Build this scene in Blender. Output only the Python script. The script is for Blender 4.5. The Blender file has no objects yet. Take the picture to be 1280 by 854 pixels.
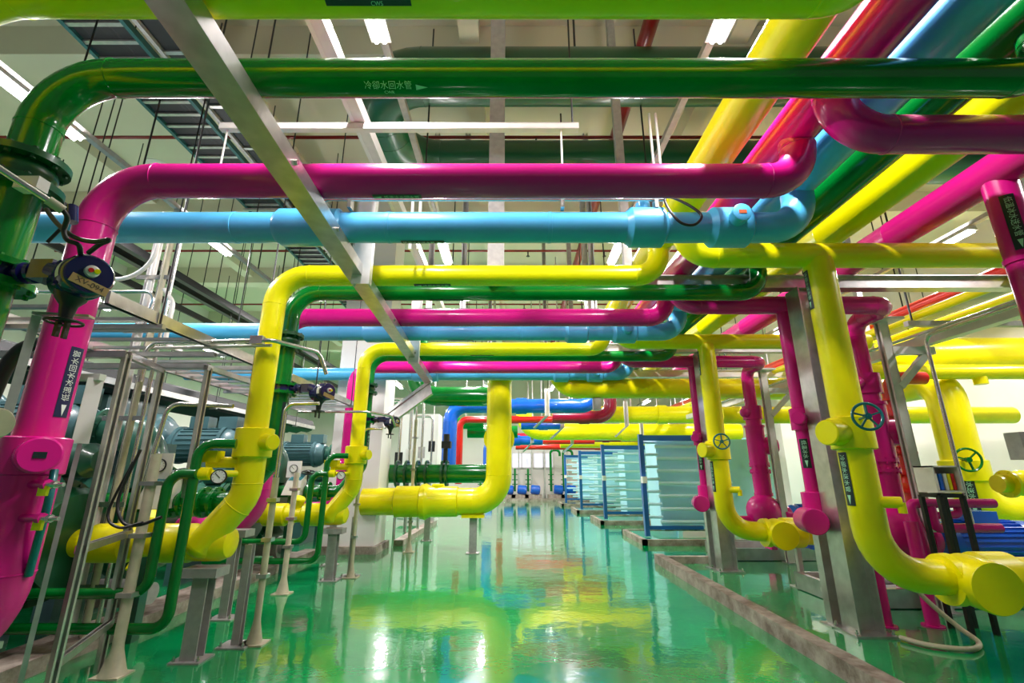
import bpy, math, random
from mathutils import Vector, Matrix
random.seed(7)
R = math.radians
PI = math.pi
SC = bpy.context.scene
COL = SC.collection

# ------------------------------------------------------------------ camera
F, PITCH, CAMH = 580.0, R(15.9), 1.5
CP, SP = math.cos(PITCH), math.sin(PITCH)
cam = bpy.data.cameras.new('camera')
cam.sensor_width = 36.0
cam.lens = F / 1280 * 36.0
cam.clip_start = 0.05
cam.clip_end = 200
camo = bpy.data.objects.new('camera', cam)
COL.objects.link(camo)
camo.location = (0, 0, CAMH)
camo.rotation_euler = (R(90) + PITCH, 0, 0)
SC.camera = camo


def at(u, v, Y):
    """world point seen at photo pixel (u, v) at distance Y down the aisle"""
    x = (u - 640) / F
    y = (427 - v) / F
    k = Y / (CP - y * SP)
    return Vector((x * k, Y, CAMH + (SP + y * CP) * k))


# ------------------------------------------------------------------ materials
def mat(name, col, rough=0.4, metal=0.0, coat=0.0, spec=0.5, noise=0.0, nscale=6.0, bump=0.0, bscale=40.0, emis=None, estr=0.0):
    m = bpy.data.materials.new(name)
    m.use_nodes = True
    nt = m.node_tree
    b = nt.nodes['Principled BSDF']
    b.inputs['Base Color'].default_value = (*col, 1)
    b.inputs['Roughness'].default_value = rough
    b.inputs['Metallic'].default_value = metal
    b.inputs['Coat Weight'].default_value = coat
    b.inputs['Coat Roughness'].default_value = 0.06
    b.inputs['Specular IOR Level'].default_value = spec
    if noise or bump:
        tc = nt.nodes.new('ShaderNodeTexCoord')
    if noise:
        n = nt.nodes.new('ShaderNodeTexNoise')
        n.inputs['Scale'].default_value = nscale
        n.inputs['Detail'].default_value = 5
        nt.links.new(tc.outputs['Object'], n.inputs['Vector'])
        rp = nt.nodes.new('ShaderNodeValToRGB')
        rp.color_ramp.elements[0].position = 0.3
        rp.color_ramp.elements[1].position = 0.7
        rp.color_ramp.elements[0].color = (*[max(0, c * (1 - noise)) for c in col], 1)
        rp.color_ramp.elements[1].color = (*[min(1, c * (1 + noise)) for c in col], 1)
        nt.links.new(n.outputs['Fac'], rp.inputs['Fac'])
        nt.links.new(rp.outputs['Color'], b.inputs['Base Color'])
    if bump:
        n2 = nt.nodes.new('ShaderNodeTexNoise')
        n2.inputs['Scale'].default_value = bscale
        n2.inputs['Detail'].default_value = 3
        nt.links.new(tc.outputs['Object'], n2.inputs['Vector'])
        bp = nt.nodes.new('ShaderNodeBump')
        bp.inputs['Strength'].default_value = bump
        bp.inputs['Distance'].default_value = 0.01
        nt.links.new(n2.outputs['Fac'], bp.inputs['Height'])
        nt.links.new(bp.outputs['Normal'], b.inputs['Normal'])
        nt.links.new(bp.outputs['Normal'], b.inputs['Coat Normal'])
    if emis:
        b.inputs['Emission Color'].default_value = (*emis, 1)
        b.inputs['Emission Strength'].default_value = estr
        m.cycles.emission_sampling = 'NONE'
    return m


M = {}
M['yellow'] = mat('yellow_paint', (0.86, 0.76, 0.0), 0.30, coat=0.15, spec=0.3, noise=0.05, nscale=3, bump=0.05, bscale=9)
M['green'] = mat('green_paint', (0.0, 0.15, 0.018), 0.18, coat=0.35, spec=0.35, noise=0.12, nscale=4, bump=0.08, bscale=11)
M['magenta'] = mat('magenta_paint', (0.68, 0.006, 0.24), 0.24, coat=0.25, spec=0.35, noise=0.06, nscale=3, bump=0.05, bscale=9)
M['skyblue'] = mat('light_blue_paint', (0.08, 0.44, 0.76), 0.34, coat=0.15, spec=0.35, noise=0.06, nscale=3, bump=0.08, bscale=7)
M['blue'] = mat('royal_blue_paint', (0.004, 0.11, 0.62), 0.25, coat=0.6, noise=0.06, nscale=4)
M['red'] = mat('red_paint', (0.68, 0.006, 0.004), 0.28, coat=0.5, noise=0.06, nscale=4)
M['maroon'] = mat('maroon_paint', (0.36, 0.004, 0.03), 0.25, coat=0.3)
M['darkred'] = mat('dark_red_paint', (0.22, 0.006, 0.006), 0.35, coat=0.3)
M['darkgreen'] = mat('dark_green_paint', (0.001, 0.065, 0.02), 0.35, coat=0.2, noise=0.1, nscale=2)
M['teal'] = mat('machine_green_enamel', (0.02, 0.105, 0.07), 0.3, coat=0.4, noise=0.15, nscale=4)
M['bluegrey'] = mat('blue_grey_enamel', (0.06, 0.14, 0.155), 0.35, coat=0.3, noise=0.1, nscale=4)
M['steel'] = mat('galvanised_steel', (0.56, 0.54, 0.52), 0.30, metal=0.85, noise=0.14, nscale=9)
M['bright'] = mat('bright_conduit', (0.62, 0.60, 0.56), 0.25, metal=0.9, noise=0.1, nscale=20)
M['alu'] = mat('white_aluminium', (0.72, 0.69, 0.66), 0.35, metal=0.2, noise=0.05, nscale=12)
M['grey'] = mat('grey_coated_steel', (0.38, 0.36, 0.35), 0.45, metal=0.2, noise=0.12, nscale=15)
M['cream'] = mat('cream_coating', (0.50, 0.45, 0.32), 0.45, noise=0.12, nscale=12)
M['black'] = mat('black_rubber', (0.008, 0.008, 0.009), 0.4)
M['cable'] = mat('black_cable_bundle', (0.006, 0.007, 0.008), 0.6)
M['navy'] = mat('navy_enamel', (0.007, 0.006, 0.075), 0.22, coat=0.6)
M['white'] = mat('white_paint', (0.75, 0.74, 0.70), 0.45)
M['dial'] = mat('dial_white', (0.8, 0.8, 0.76), 0.4)
M['brass'] = mat('tag_brass', (0.42, 0.27, 0.10), 0.45, metal=0.2)
M['plate'] = mat('label_black', (0.006, 0.02, 0.022), 0.4)
M['plateblue'] = mat('label_navy', (0.008, 0.01, 0.07), 0.4)
M['lettering'] = mat('label_lettering', (0.42, 0.78, 0.55), 0.5)
M['letterwhite'] = mat('label_white_lettering', (0.8, 0.82, 0.8), 0.5)
M['darkletter'] = mat('dark_lettering', (0.03, 0.02, 0.015), 0.6)
M['tealwheel'] = mat('teal_handwheel', (0.0, 0.13, 0.15), 0.35, coat=0.3)
M['orange'] = mat('orange_rust_red', (0.5, 0.1, 0.02), 0.5)
M['tealrail'] = mat('dark_teal_rail', (0.03, 0.12, 0.12), 0.4, metal=0.3)
M['phe'] = mat('pale_blue_panel', (0.46, 0.84, 1.0), 0.35, coat=0.2, noise=0.04, nscale=2)
M['phebar'] = mat('pale_blue_bar', (0.60, 0.90, 1.0), 0.3, coat=0.3)
M['pheblue'] = mat('deep_blue_frame', (0.008, 0.13, 0.45), 0.3, coat=0.5)
M['tube'] = mat('lit_fluorescent_tube', (1, 1, 1), 0.5, emis=(0.93, 0.97, 1.0), estr=14)
M['windowglow'] = mat('frosted_window_light', (0.8, 0.78, 0.9), 0.5, emis=(0.85, 0.75, 1.0), estr=0.3)


def concrete(name, c0, c1):
    m = mat(name, c0, 0.6)
    nt = m.node_tree
    b = nt.nodes['Principled BSDF']
    tc = nt.nodes.new('ShaderNodeTexCoord')
    n = nt.nodes.new('ShaderNodeTexNoise')
    n.inputs['Scale'].default_value = 5
    n.inputs['Detail'].default_value = 8
    n.inputs['Roughness'].default_value = 0.7
    nt.links.new(tc.outputs['Object'], n.inputs['Vector'])
    rp = nt.nodes.new('ShaderNodeValToRGB')
    rp.color_ramp.elements[0].position = 0.35
    rp.color_ramp.elements[1].position = 0.62
    rp.color_ramp.elements[0].color = (*c0, 1)
    rp.color_ramp.elements[1].color = (*c1, 1)
    nt.links.new(n.outputs['Fac'], rp.inputs['Fac'])
    nt.links.new(rp.outputs['Color'], b.inputs['Base Color'])
    return m


M['curb'] = concrete('worn_curb', (0.16, 0.11, 0.085), (0.46, 0.39, 0.33))


def floor_material():
    m = bpy.data.materials.new('green_epoxy')
    m.use_nodes = True
    nt = m.node_tree
    b = nt.nodes['Principled BSDF']
    tc = nt.nodes.new('ShaderNodeTexCoord')
    n = nt.nodes.new('ShaderNodeTexNoise')
    n.inputs['Scale'].default_value = 0.7
    n.inputs['Detail'].default_value = 6
    nt.links.new(tc.outputs['Object'], n.inputs['Vector'])
    rp = nt.nodes.new('ShaderNodeValToRGB')
    rp.color_ramp.elements[0].position = 0.3
    rp.color_ramp.elements[1].position = 0.7
    rp.color_ramp.elements[0].color = (0.0, 0.28, 0.075, 1)
    rp.color_ramp.elements[1].color = (0.0, 0.36, 0.10, 1)
    nt.links.new(n.outputs['Fac'], rp.inputs['Fac'])
    nt.links.new(rp.outputs['Color'], b.inputs['Base Color'])
    b.inputs['Roughness'].default_value = 0.16
    b.inputs['IOR'].default_value = 1.45
    b.inputs['Specular IOR Level'].default_value = 0.15
    b.inputs['Coat Weight'].default_value = 1.0
    b.inputs['Coat Roughness'].default_value = 0.035
    b.inputs['Coat IOR'].default_value = 1.55
    # long soft waves left by the trowel, and fine orange peel
    n2 = nt.nodes.new('ShaderNodeTexNoise')
    n2.inputs['Scale'].default_value = 2.6
    n2.inputs['Detail'].default_value = 3
    nt.links.new(tc.outputs['Object'], n2.inputs['Vector'])
    bp = nt.nodes.new('ShaderNodeBump')
    bp.inputs['Strength'].default_value = 0.35
    bp.inputs['Distance'].default_value = 0.012
    nt.links.new(n2.outputs['Fac'], bp.inputs['Height'])
    n3 = nt.nodes.new('ShaderNodeTexNoise')
    n3.inputs['Scale'].default_value = 28
    n3.inputs['Detail'].default_value = 2
    nt.links.new(tc.outputs['Object'], n3.inputs['Vector'])
    bp2 = nt.nodes.new('ShaderNodeBump')
    bp2.inputs['Strength'].default_value = 0.10
    bp2.inputs['Distance'].default_value = 0.004
    nt.links.new(n3.outputs['Fac'], bp2.inputs['Height'])
    nt.links.new(bp.outputs['Normal'], bp2.inputs['Normal'])
    nt.links.new(bp2.outputs['Normal'], b.inputs['Coat Normal'])
    nt.links.new(bp2.outputs['Normal'], b.inputs['Normal'])
    return m


M['floor'] = floor_material()
M['ceiling'] = mat('pale_ceiling_paint', (0.66, 0.62, 0.48), 0.8, noise=0.05, nscale=0.6)
M['wall'] = mat('wall_paint', (0.68, 0.63, 0.59), 0.75, noise=0.04, nscale=0.8)


# ------------------------------------------------------------------ mesh builder
def frame_of(d):
    d = d.normalized()
    a = Vector((0, 0, 1)) if abs(d.z) < 0.9 else Vector((1, 0, 0))
    s = d.cross(a).normalized()
    t = s.cross(d).normalized()
    return s, t


class MB:
    def __init__(self):
        self.v, self.f = [], []

    def add(self, vs, fs):
        b = len(self.v)
        self.v += [Vector(p) for p in vs]
        self.f += [tuple(b + i for i in f) for f in fs]
        return self

    def box(self, lo, hi):
        x0, y0, z0 = lo
        x1, y1, z1 = hi
        return self.add([(x0, y0, z0), (x1, y0, z0), (x1, y1, z0), (x0, y1, z0), (x0, y0, z1), (x1, y0, z1), (x1, y1, z1), (x0, y1, z1)],
                        [(0, 3, 2, 1), (4, 5, 6, 7), (0, 1, 5, 4), (1, 2, 6, 5), (2, 3, 7, 6), (3, 0, 4, 7)])

    def bar(self, p0, p1, w, h, up=None):
        """rectangular bar from p0 to p1, w across, h along up"""
        p0, p1 = Vector(p0), Vector(p1)
        d = (p1 - p0).normalized()
        if up is None:
            s, t = frame_of(d)
        else:
            s = d.cross(Vector(up)).normalized()
            t = s.cross(d).normalized()
        vs = []
        for p in (p0, p1):
            for a, b in ((-1, -1), (1, -1), (1, 1), (-1, 1)):
                vs.append(p + s * (a * w / 2) + t * (b * h / 2))
        return self.add(vs, [(3, 2, 1, 0), (4, 5, 6, 7), (0, 1, 5, 4), (1, 2, 6, 5), (2, 3, 7, 6), (3, 0, 4, 7)])

    def rev(self, p0, d, prof, n=24, cap=True):
        """surface of revolution: prof = [(t, r)...] along direction d from p0"""
        p0, d = Vector(p0), Vector(d).normalized()
        s, t = frame_of(d)
        b = len(self.v)
        for (a, r) in prof:
            for i in range(n):
                th = 2 * PI * i / n
                self.v.append(p0 + d * a + (s * math.cos(th) + t * math.sin(th)) * r)
        for k in range(len(prof) - 1):
            for i in range(n):
                j = (i + 1) % n
                self.f.append((b + k * n + i, b + k * n + j, b + (k + 1) * n + j, b + (k + 1) * n + i))
        if cap:
            self.f.append(tuple(b + i for i in range(n - 1, -1, -1)))
            q = b + (len(prof) - 1) * n
            self.f.append(tuple(q + i for i in range(n)))
        return self

    def cyl(self, p0, p1, r, n=24, bevel=0.0):
        p0, p1 = Vector(p0), Vector(p1)
        L = (p1 - p0).length
        if bevel:
            return self.rev(p0, p1 - p0, [(0, r - bevel), (bevel, r), (L - bevel, r), (L, r - bevel)], n)
        return self.rev(p0, p1 - p0, [(0, r), (L, r)], n)

    def sweep(self, path, n=24, cap=True):
        """path = [(point, radius)...] parallel transported tube"""
        pts = [Vector(p) for p, r in path]
        rad = [r for p, r in path]
        m = len(pts)
        tang = []
        for i in range(m):
            a = pts[max(i - 1, 0)]
            c = pts[min(i + 1, m - 1)]
            t1 = (pts[i] - a)
            t2 = (c - pts[i])
            t = Vector((0, 0, 0))
            if t1.length > 1e-7:
                t += t1.normalized()
            if t2.length > 1e-7:
                t += t2.normalized()
            tang.append(t.normalized())
        s, _ = frame_of(tang[0])
        b = len(self.v)
        for i in range(m):
            t = tang[i]
            s = (s - t * s.dot(t)).normalized()
            q = t.cross(s)
            for k in range(n):
                th = 2 * PI * k / n
                self.v.append(pts[i] + (s * math.cos(th) + q * math.sin(th)) * rad[i])
        for i in range(m - 1):
            for k in range(n):
                j = (k + 1) % n
                self.f.append((b + i * n + k, b + i * n + j, b + (i + 1) * n + j, b + (i + 1) * n + k))
        if cap:
            self.f.append(tuple(b + i for i in range(n - 1, -1, -1)))
            q = b + (m - 1) * n
            self.f.append(tuple(q + i for i in range(n)))
        return self

    def pipe(self, pts, r, bend=None, n=24, seam=0.0, steps=9):
        """tube through corner points with rounded elbows and weld seams"""
        pts = [Vector(p) for p in pts]
        if bend is None:
            bend = 3.0 * r
        path = [(pts[0], r)]
        for i in range(1, len(pts) - 1):
            a, b_, c = pts[i - 1], pts[i], pts[i + 1]
            d1, d2 = (b_ - a).normalized(), (c - b_).normalized()
            ang = d1.angle(d2)
            if ang < 0.02:
                continue
            bd = bend[i - 1] if isinstance(bend, (list, tuple)) else bend
            tl = bd * math.tan(ang / 2)
            lim = min((b_ - a).length * (0.98 if i == 1 else 0.5), (c - b_).length * (0.98 if i == len(pts) - 2 else 0.5))
            if seam:
                lim -= 0.02
            if tl > lim:
                tl = lim
                bd = tl / math.tan(ang / 2)
            s0 = b_ - d1 * tl
            nrm = (d2 - d1 * d1.dot(d2)).normalized()
            cen = s0 + nrm * bd
            if seam:
                path += [(s0 - d1 * 0.016, r), (s0 - d1 * 0.013, r + seam), (s0 - d1 * 0.007, r + seam), (s0 - d1 * 0.004, r)]
            k = max(3, int(steps * ang / (PI / 2)))
            for q in range(k + 1):
                th = ang * q / k
                path.append((cen + (-nrm * math.cos(th) + d1 * math.sin(th)) * bd, r))
            e = b_ + d2 * tl
            if seam:
                path += [(e + d2 * 0.004, r), (e + d2 * 0.007, r + seam), (e + d2 * 0.013, r + seam), (e + d2 * 0.016, r)]
        path.append((pts[-1], r))
        return self.sweep(path, n)

    def curve(self, pts, r, n=10, sub=8):
        """smooth Catmull-Rom tube"""
        P = [Vector(p) for p in pts]
        P = [P[0] * 2 - P[1]] + P + [P[-1] * 2 - P[-2]]
        out = []
        for i in range(1, len(P) - 2):
            for k in range(sub):
                t = k / sub
                a, b, c, d = P[i - 1], P[i], P[i + 1], P[i + 2]
                out.append((0.5 * ((2 * b) + (c - a) * t + (2 * a - 5 * b + 4 * c - d) * t * t + (3 * b - a - 3 * c + d) * t ** 3), r))
        out.append((P[-2], r))
        return self.sweep(out, n)

    def torus(self, c, axis, R_, r, n=32, m=10):
        c, axis = Vector(c), Vector(axis).normalized()
        s, t = frame_of(axis)
        b = len(self.v)
        for i in range(n):
            th = 2 * PI * i / n
            rd = s * math.cos(th) + t * math.sin(th)
            for k in range(m):
                ph = 2 * PI * k / m
                self.v.append(c + rd * (R_ + r * math.cos(ph)) + axis * (r * math.sin(ph)))
        for i in range(n):
            for k in range(m):
                i2, k2 = (i + 1) % n, (k + 1) % m
                self.f.append((b + i * m + k, b + i2 * m + k, b + i2 * m + k2, b + i * m + k2))
        return self

    def dome(self, c, d, r, h, n=24, m=7):
        prof = [(h * math.sin(PI / 2 * i / m), max(r * math.cos(PI / 2 * i / m), 0.002)) for i in range(m + 1)]
        return self.rev(c, d, prof, n)

    def ball(self, c, r, n=20, m=12):
        prof = [(r - r * math.cos(PI * i / m), max(r * math.sin(PI * i / m), 0.001)) for i in range(m + 1)]
        return self.rev(Vector(c) - Vector((0, 0, r)), (0, 0, 1), prof, n)

    def bolts(self, c, axis, R_, k, r=0.012, h=0.03):
        c, axis = Vector(c), Vector(axis).normalized()
        s, t = frame_of(axis)
        for i in range(k):
            th = 2 * PI * (i + 0.5) / k
            p = c + (s * math.cos(th) + t * math.sin(th)) * R_
            self.rev(p - axis * h, axis, [(0, r), (2 * h, r)], 6)
        return self

    def flange(self, c, axis, r, w=0.03, bolt=8):
        c, axis = Vector(c), Vector(axis).normalized()
        self.rev(c - axis * w / 2, axis, [(0, r), (w, r)], 28)
        if bolt:
            self.bolts(c, axis, r * 0.86, bolt, r=0.012, h=w * 0.95)
        return self

    def build(self, name, m, parent=None, sharp=38):
        me = bpy.data.meshes.new(name)
        org = origin_of(parent) if parent else Vector((0, 0, 0))
        me.from_pydata([tuple(p - org) for p in self.v], [], self.f)
        me.validate()
        for p in me.polygons:
            p.use_smooth = True
        me.set_sharp_from_angle(angle=R(sharp))
        me.materials.append(M[m] if isinstance(m, str) else m)
        o = bpy.data.objects.new(name, me)
        COL.objects.link(o)
        if parent:
            o.parent = parent
        ORG[o.name] = org
        return o


ORG = {}


def origin_of(o):
    return ORG.get(o.name, Vector((0, 0, 0)))


def thing(name, label, cat, loc=(0, 0, 0), group=None):
    o = bpy.data.objects.new(name, None)
    COL.objects.link(o)
    o.empty_display_size = 0.1
    o.location = loc
    ORG[o.name] = Vector(loc)
    o['label'] = label
    o['category'] = cat
    if group:
        o['group'] = group
    return o


def tag(o, label, cat, group=None):
    o['label'] = label
    o['category'] = cat
    if group:
        o['group'] = group
    return o


def struct(mb, name, m):
    o = mb.build(name, m)
    o['kind'] = 'structure'
    return o


def text_verts(s, size):
    cu = bpy.data.curves.new('tmp', 'FONT')
    cu.body = s
    cu.size = size
    cu.align_x = 'CENTER'
    cu.align_y = 'CENTER'
    o = bpy.data.objects.new('tmp', cu)
    COL.objects.link(o)
    bpy.context.view_layer.update()
    dg = bpy.context.evaluated_depsgraph_get()
    me = bpy.data.meshes.new_from_object(o.evaluated_get(dg))
    vs = [v.co.copy() for v in me.vertices]
    fs = [tuple(p.vertices) for p in me.polygons]
    bpy.data.objects.remove(o)
    bpy.data.curves.remove(cu)
    bpy.data.meshes.remove(me)
    return vs, fs


def wrap(mb, vs, fs, c, axis, face, r, out=0.004):
    """lay flat lettering (x along axis, y round the pipe) on a pipe of radius r; face = direction it looks"""
    c, axis = Vector(c), Vector(axis).normalized()
    face = Vector(face)
    face = (face - axis * face.dot(axis)).normalized()
    upv = face.cross(axis).normalized()
    res = []
    for p in vs:
        th = p.y / r
        res.append(c + axis * p.x + (face * math.cos(th) + upv * math.sin(th)) * (r + out + p.z))
    mb.add(res, fs)
    return mb


def patch(mb, w, h, c, axis, face, r, out, x0=0.0, y0=0.0):
    n = 8
    vs, fs = [], []
    for i in range(n + 1):
        y = y0 - h / 2 + h * i / n
        vs += [Vector((x0 - w / 2, y, 0)), Vector((x0 + w / 2, y, 0))]
    for i in range(n):
        fs.append((2 * i, 2 * i + 1, 2 * i + 3, 2 * i + 2))
    return wrap(mb, vs, fs, c, axis, face, r, out)


def pipe_label(parent, text, sub, c, axis, face, r, size=0.05, arrow=1, plate='plate', letter='lettering', pw=None):
    """stencilled pipe marker: plate, characters and an arrow at one end"""
    L = size * len(text) * 1.05
    al = size * 1.5
    tot = L + al + size * 0.7
    if plate:
        pb = MB()
        patch(pb, tot, size * 1.7, c, axis, face, r, 0.003)
        root = pb.build('marker_plate', plate, parent)
    else:
        root = parent
    tb = MB()
    off = -arrow * (al / 2 + size * 0.1)
    vs, fs = text_verts(text, size)
    dy = size * 0.18 if sub else 0
    wrap(tb, [Vector((p.x + off, p.y + dy, 0)) for p in vs], fs, c, axis, face, r, 0.005)
    if sub:
        vs, fs = text_verts(sub, size * 0.55)
        wrap(tb, [Vector((p.x + off, p.y - size * 0.62, 0)) for p in vs], fs, c, axis, face, r, 0.005)
    a0 = arrow * (L / 2 - al / 2 + size * 0.35)
    a0 = arrow * (tot / 2 - al - size * 0.15)
    vs = [Vector((a0, -size * 0.32, 0)), Vector((a0 + arrow * al, 0, 0)), Vector((a0, size * 0.32, 0))]
    wrap(tb, vs, [(0, 1, 2) if arrow > 0 else (0, 2, 1)], c, axis, face, r, 0.005)
    return tb.build('lettering', letter, root)


def handwheel(parent, c, axis, r, m='tealwheel', spokes=5, stem=0.1, name='handwheel'):
    c, axis = Vector(c), Vector(axis).normalized()
    b = MB()
    b.torus(c, axis, r, r * 0.11, 28, 8)
    s, t = frame_of(axis)
    for i in range(spokes):
        th = 2 * PI * i / spokes + 0.3
        b.bar(c, c + (s * math.cos(th) + t * math.sin(th)) * r, r * 0.16, r * 0.12)
    b.cyl(c - axis * r * 0.2, c + axis * r * 0.2, r * 0.24, 14)
    b.cyl(c - axis * stem, c + axis * r * 0.25, r * 0.09, 10)
    return b.build(name, m, parent)


def gauge(parent, c, axis, r, name='pressure_gauge'):
    c, axis = Vector(c), Vector(axis).normalized()
    b = MB()
    b.rev(c - axis * r * 0.5, axis, [(0, r * 0.8), (0, r), (r * 0.55, r), (r * 0.55, r * 0.86), (r * 0.45, r * 0.86)], 24)
    g = b.build(name, 'black', parent)
    s, t = frame_of(axis)
    MB().rev(c - axis * 0.001, axis, [(0, r * 0.86), (r * 0.02, r * 0.86)], 24).build('dial', 'dial', g)
    q = MB()
    q.bar(c + axis * r * 0.05 - s * r * 0.2 - t * r * .2, c + axis * r * 0.05 + s * r * 0.5 + t * r * 0.5, r * 0.1, r * 0.03, axis)
    for i in range(9):
        th = R(-40 + 260 * i / 8)
        d = s * math.cos(th) + t * math.sin(th)
        q.bar(c + axis * r * 0.04 + d * r * 0.62, c + axis * r * 0.04 + d * r * 0.78, r * 0.05, r * 0.02, axis)
    q.build('needle', 'darkletter', g)
    return g


# ================================================================== SETTING
XL, XR, YB, YF, ZC = -13.0, 13.0, -3.0, 30.0, 8.2
struct(MB().box((XL, YB, -0.1), (XR, YF, 0)), 'floor', 'floor')
b = MB().box((XL, YB, ZC), (XR, YF, ZC + 0.2))
struct(b, 'ceiling', 'ceiling')
struct(MB().box((XL - 0.2, YB, 0), (XL, YF, ZC)), 'wall_left', 'wall')
struct(MB().box((XR, YB, 0), (XR + 0.2, YF, ZC)), 'wall_right', 'wall')
struct(MB().box((XL, YF, 0), (XR, YF + 0.2, ZC)), 'wall_back', 'wall')
k = 0
for y in (1.2, 5.6, 10.0, 14.4, 18.8, 23.2, 27.6):
    k += 1
    struct(MB().box((XL, y, ZC - 0.55), (XR, y + 0.4, ZC)), 'trim_%d' % k, 'ceiling')
for x in (-9.0, -4.9, -0.8, 3.3, 7.4):
    k += 1
    struct(MB().box((x, YB, ZC - 0.35), (x + 0.3, YF, ZC)), 'trim_%d' % k, 'ceiling')
# building column on the left with its plinth
struct(MB().box((-3.72, 9.8, 0), (-2.70, 10.6, ZC)), 'trim_%d' % (k + 1), 'white')
struct(MB().box((-3.80, 9.7, 0), (-2.62, 10.7, 0.14)), 'trim_%d' % (k + 2), 'curb')
# second column far on the right
struct(MB().box((9.5, 15.8, 0), (10.3, 16.6, ZC)), 'trim_%d' % (k + 3), 'white')
# window in the back wall
wf = MB()
for i in range(2):
    x0 = -0.0 + i * 1.35
    wf.box((x0, YF - 0.06, 1.85), (x0 + 1.2, YF, 2.75))
w = wf.build('window_1', 'windowglow')
w['kind'] = 'structure'
g = MB()
for i in range(2):
    x0 = i * 1.35
    for a in (x0, x0 + 0.6, x0 + 1.2):
        g.box((a - 0.03, YF - 0.1, 1.82), (a + 0.03, YF - 0.05, 2.78))
    for zz in (1.85, 2.75):
        g.box((x0, YF - 0.1, zz - 0.03), (x0 + 1.2, YF - 0.05, zz + 0.03))
g.build('window_frame', 'alu', w)

# ================================================================== HEADERS
ZH, RH = 3.93, 0.155
HEAD = dict(yellow=1.60, magenta=2.07, skyblue=2.46, green=2.86, yellow2=3.33, magenta2=4.05)


def header(x, m, label, cat='pipe', y1=11.0, rr=RH):
    t = thing('header_pipe', label, cat, (x, -1.8, ZH), 'header pipes running down the aisle')
    b = MB()
    path = [((x, -1.8, ZH), rr)]
    for yy in [1.2, 4.4, 7.6]:
        path += [((x, yy - 0.01, ZH), rr), ((x, yy - 0.006, ZH), rr + 0.003), ((x, yy + 0.006, ZH), rr + 0.003), ((x, yy + 0.01, ZH), rr)]
    path.append(((x, y1, ZH), rr))
    b.sweep(path, 32)
    b.build('pipe', m, t)
    MB().dome((x, y1, ZH), (0, 1, 0), rr, 0.09).build('end_cap', m, t)
    return t


header(HEAD['yellow'], 'yellow', 'big yellow header pipe nearest the middle, running away overhead')
header(HEAD['magenta'], 'magenta', 'magenta header pipe running away between the yellow and light blue headers')
header(HEAD['skyblue'], 'skyblue', 'light blue header pipe running away beside the dark green header')
header(HEAD['green'], 'green', 'dark green header pipe running away between the blue and outer yellow headers')
header(HEAD['yellow2'], 'yellow', 'outer yellow header pipe running away right of the green header')
h6 = header(HEAD['magenta2'], 'magenta', 'outermost magenta header pipe at upper right with a drop leg')
# its drop leg
b = MB().pipe([(4.05, 3.35, ZH), (4.05, 3.35, 1.9), (5.2, 3.35, 1.9)], 0.115, 0.3, seam=0.004)
d = b.build('drop_pipe', 'magenta', h6)
MB().cyl((4.05, 3.35, 3.10), (4.05, 3.35, 3.14), 0.125, 32).build('insulation_band', 'magenta', h6)
pipe_label(h6, '低溫冰水送水管', None, (4.05, 3.35, 3.42), (0, 0, -1), (-0.86, -0.9, 0), 0.115, 0.05, 1)

# ================================================================== CROSS PIPES, LEFT SIDE
Z0 = 3.5
ordn = ['nearest', 'middle', 'farthest']


def collar(t, m, c, r, hgt, side=None, sr=0.07, sl=0.14, gap=True):
    x, y, z = c
    b = MB().rev((x, y, z - hgt / 2), (0, 0, 1), [(0, r - 0.012), (0.008, r), (hgt - 0.008, r), (hgt, r - 0.012)], 32)
    co = b.build('valve_cover', m, t)
    if side is not None:
        sd = Vector(side).normalized()
        p = Vector(c) + sd * (r * 0.6)
        MB().rev(p, sd, [(0, sr), (sl + r * 0.4 - 0.008, sr), (sl + r * 0.4, sr - 0.01)], 24).build('cover_cap', m, co)
    return co


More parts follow.
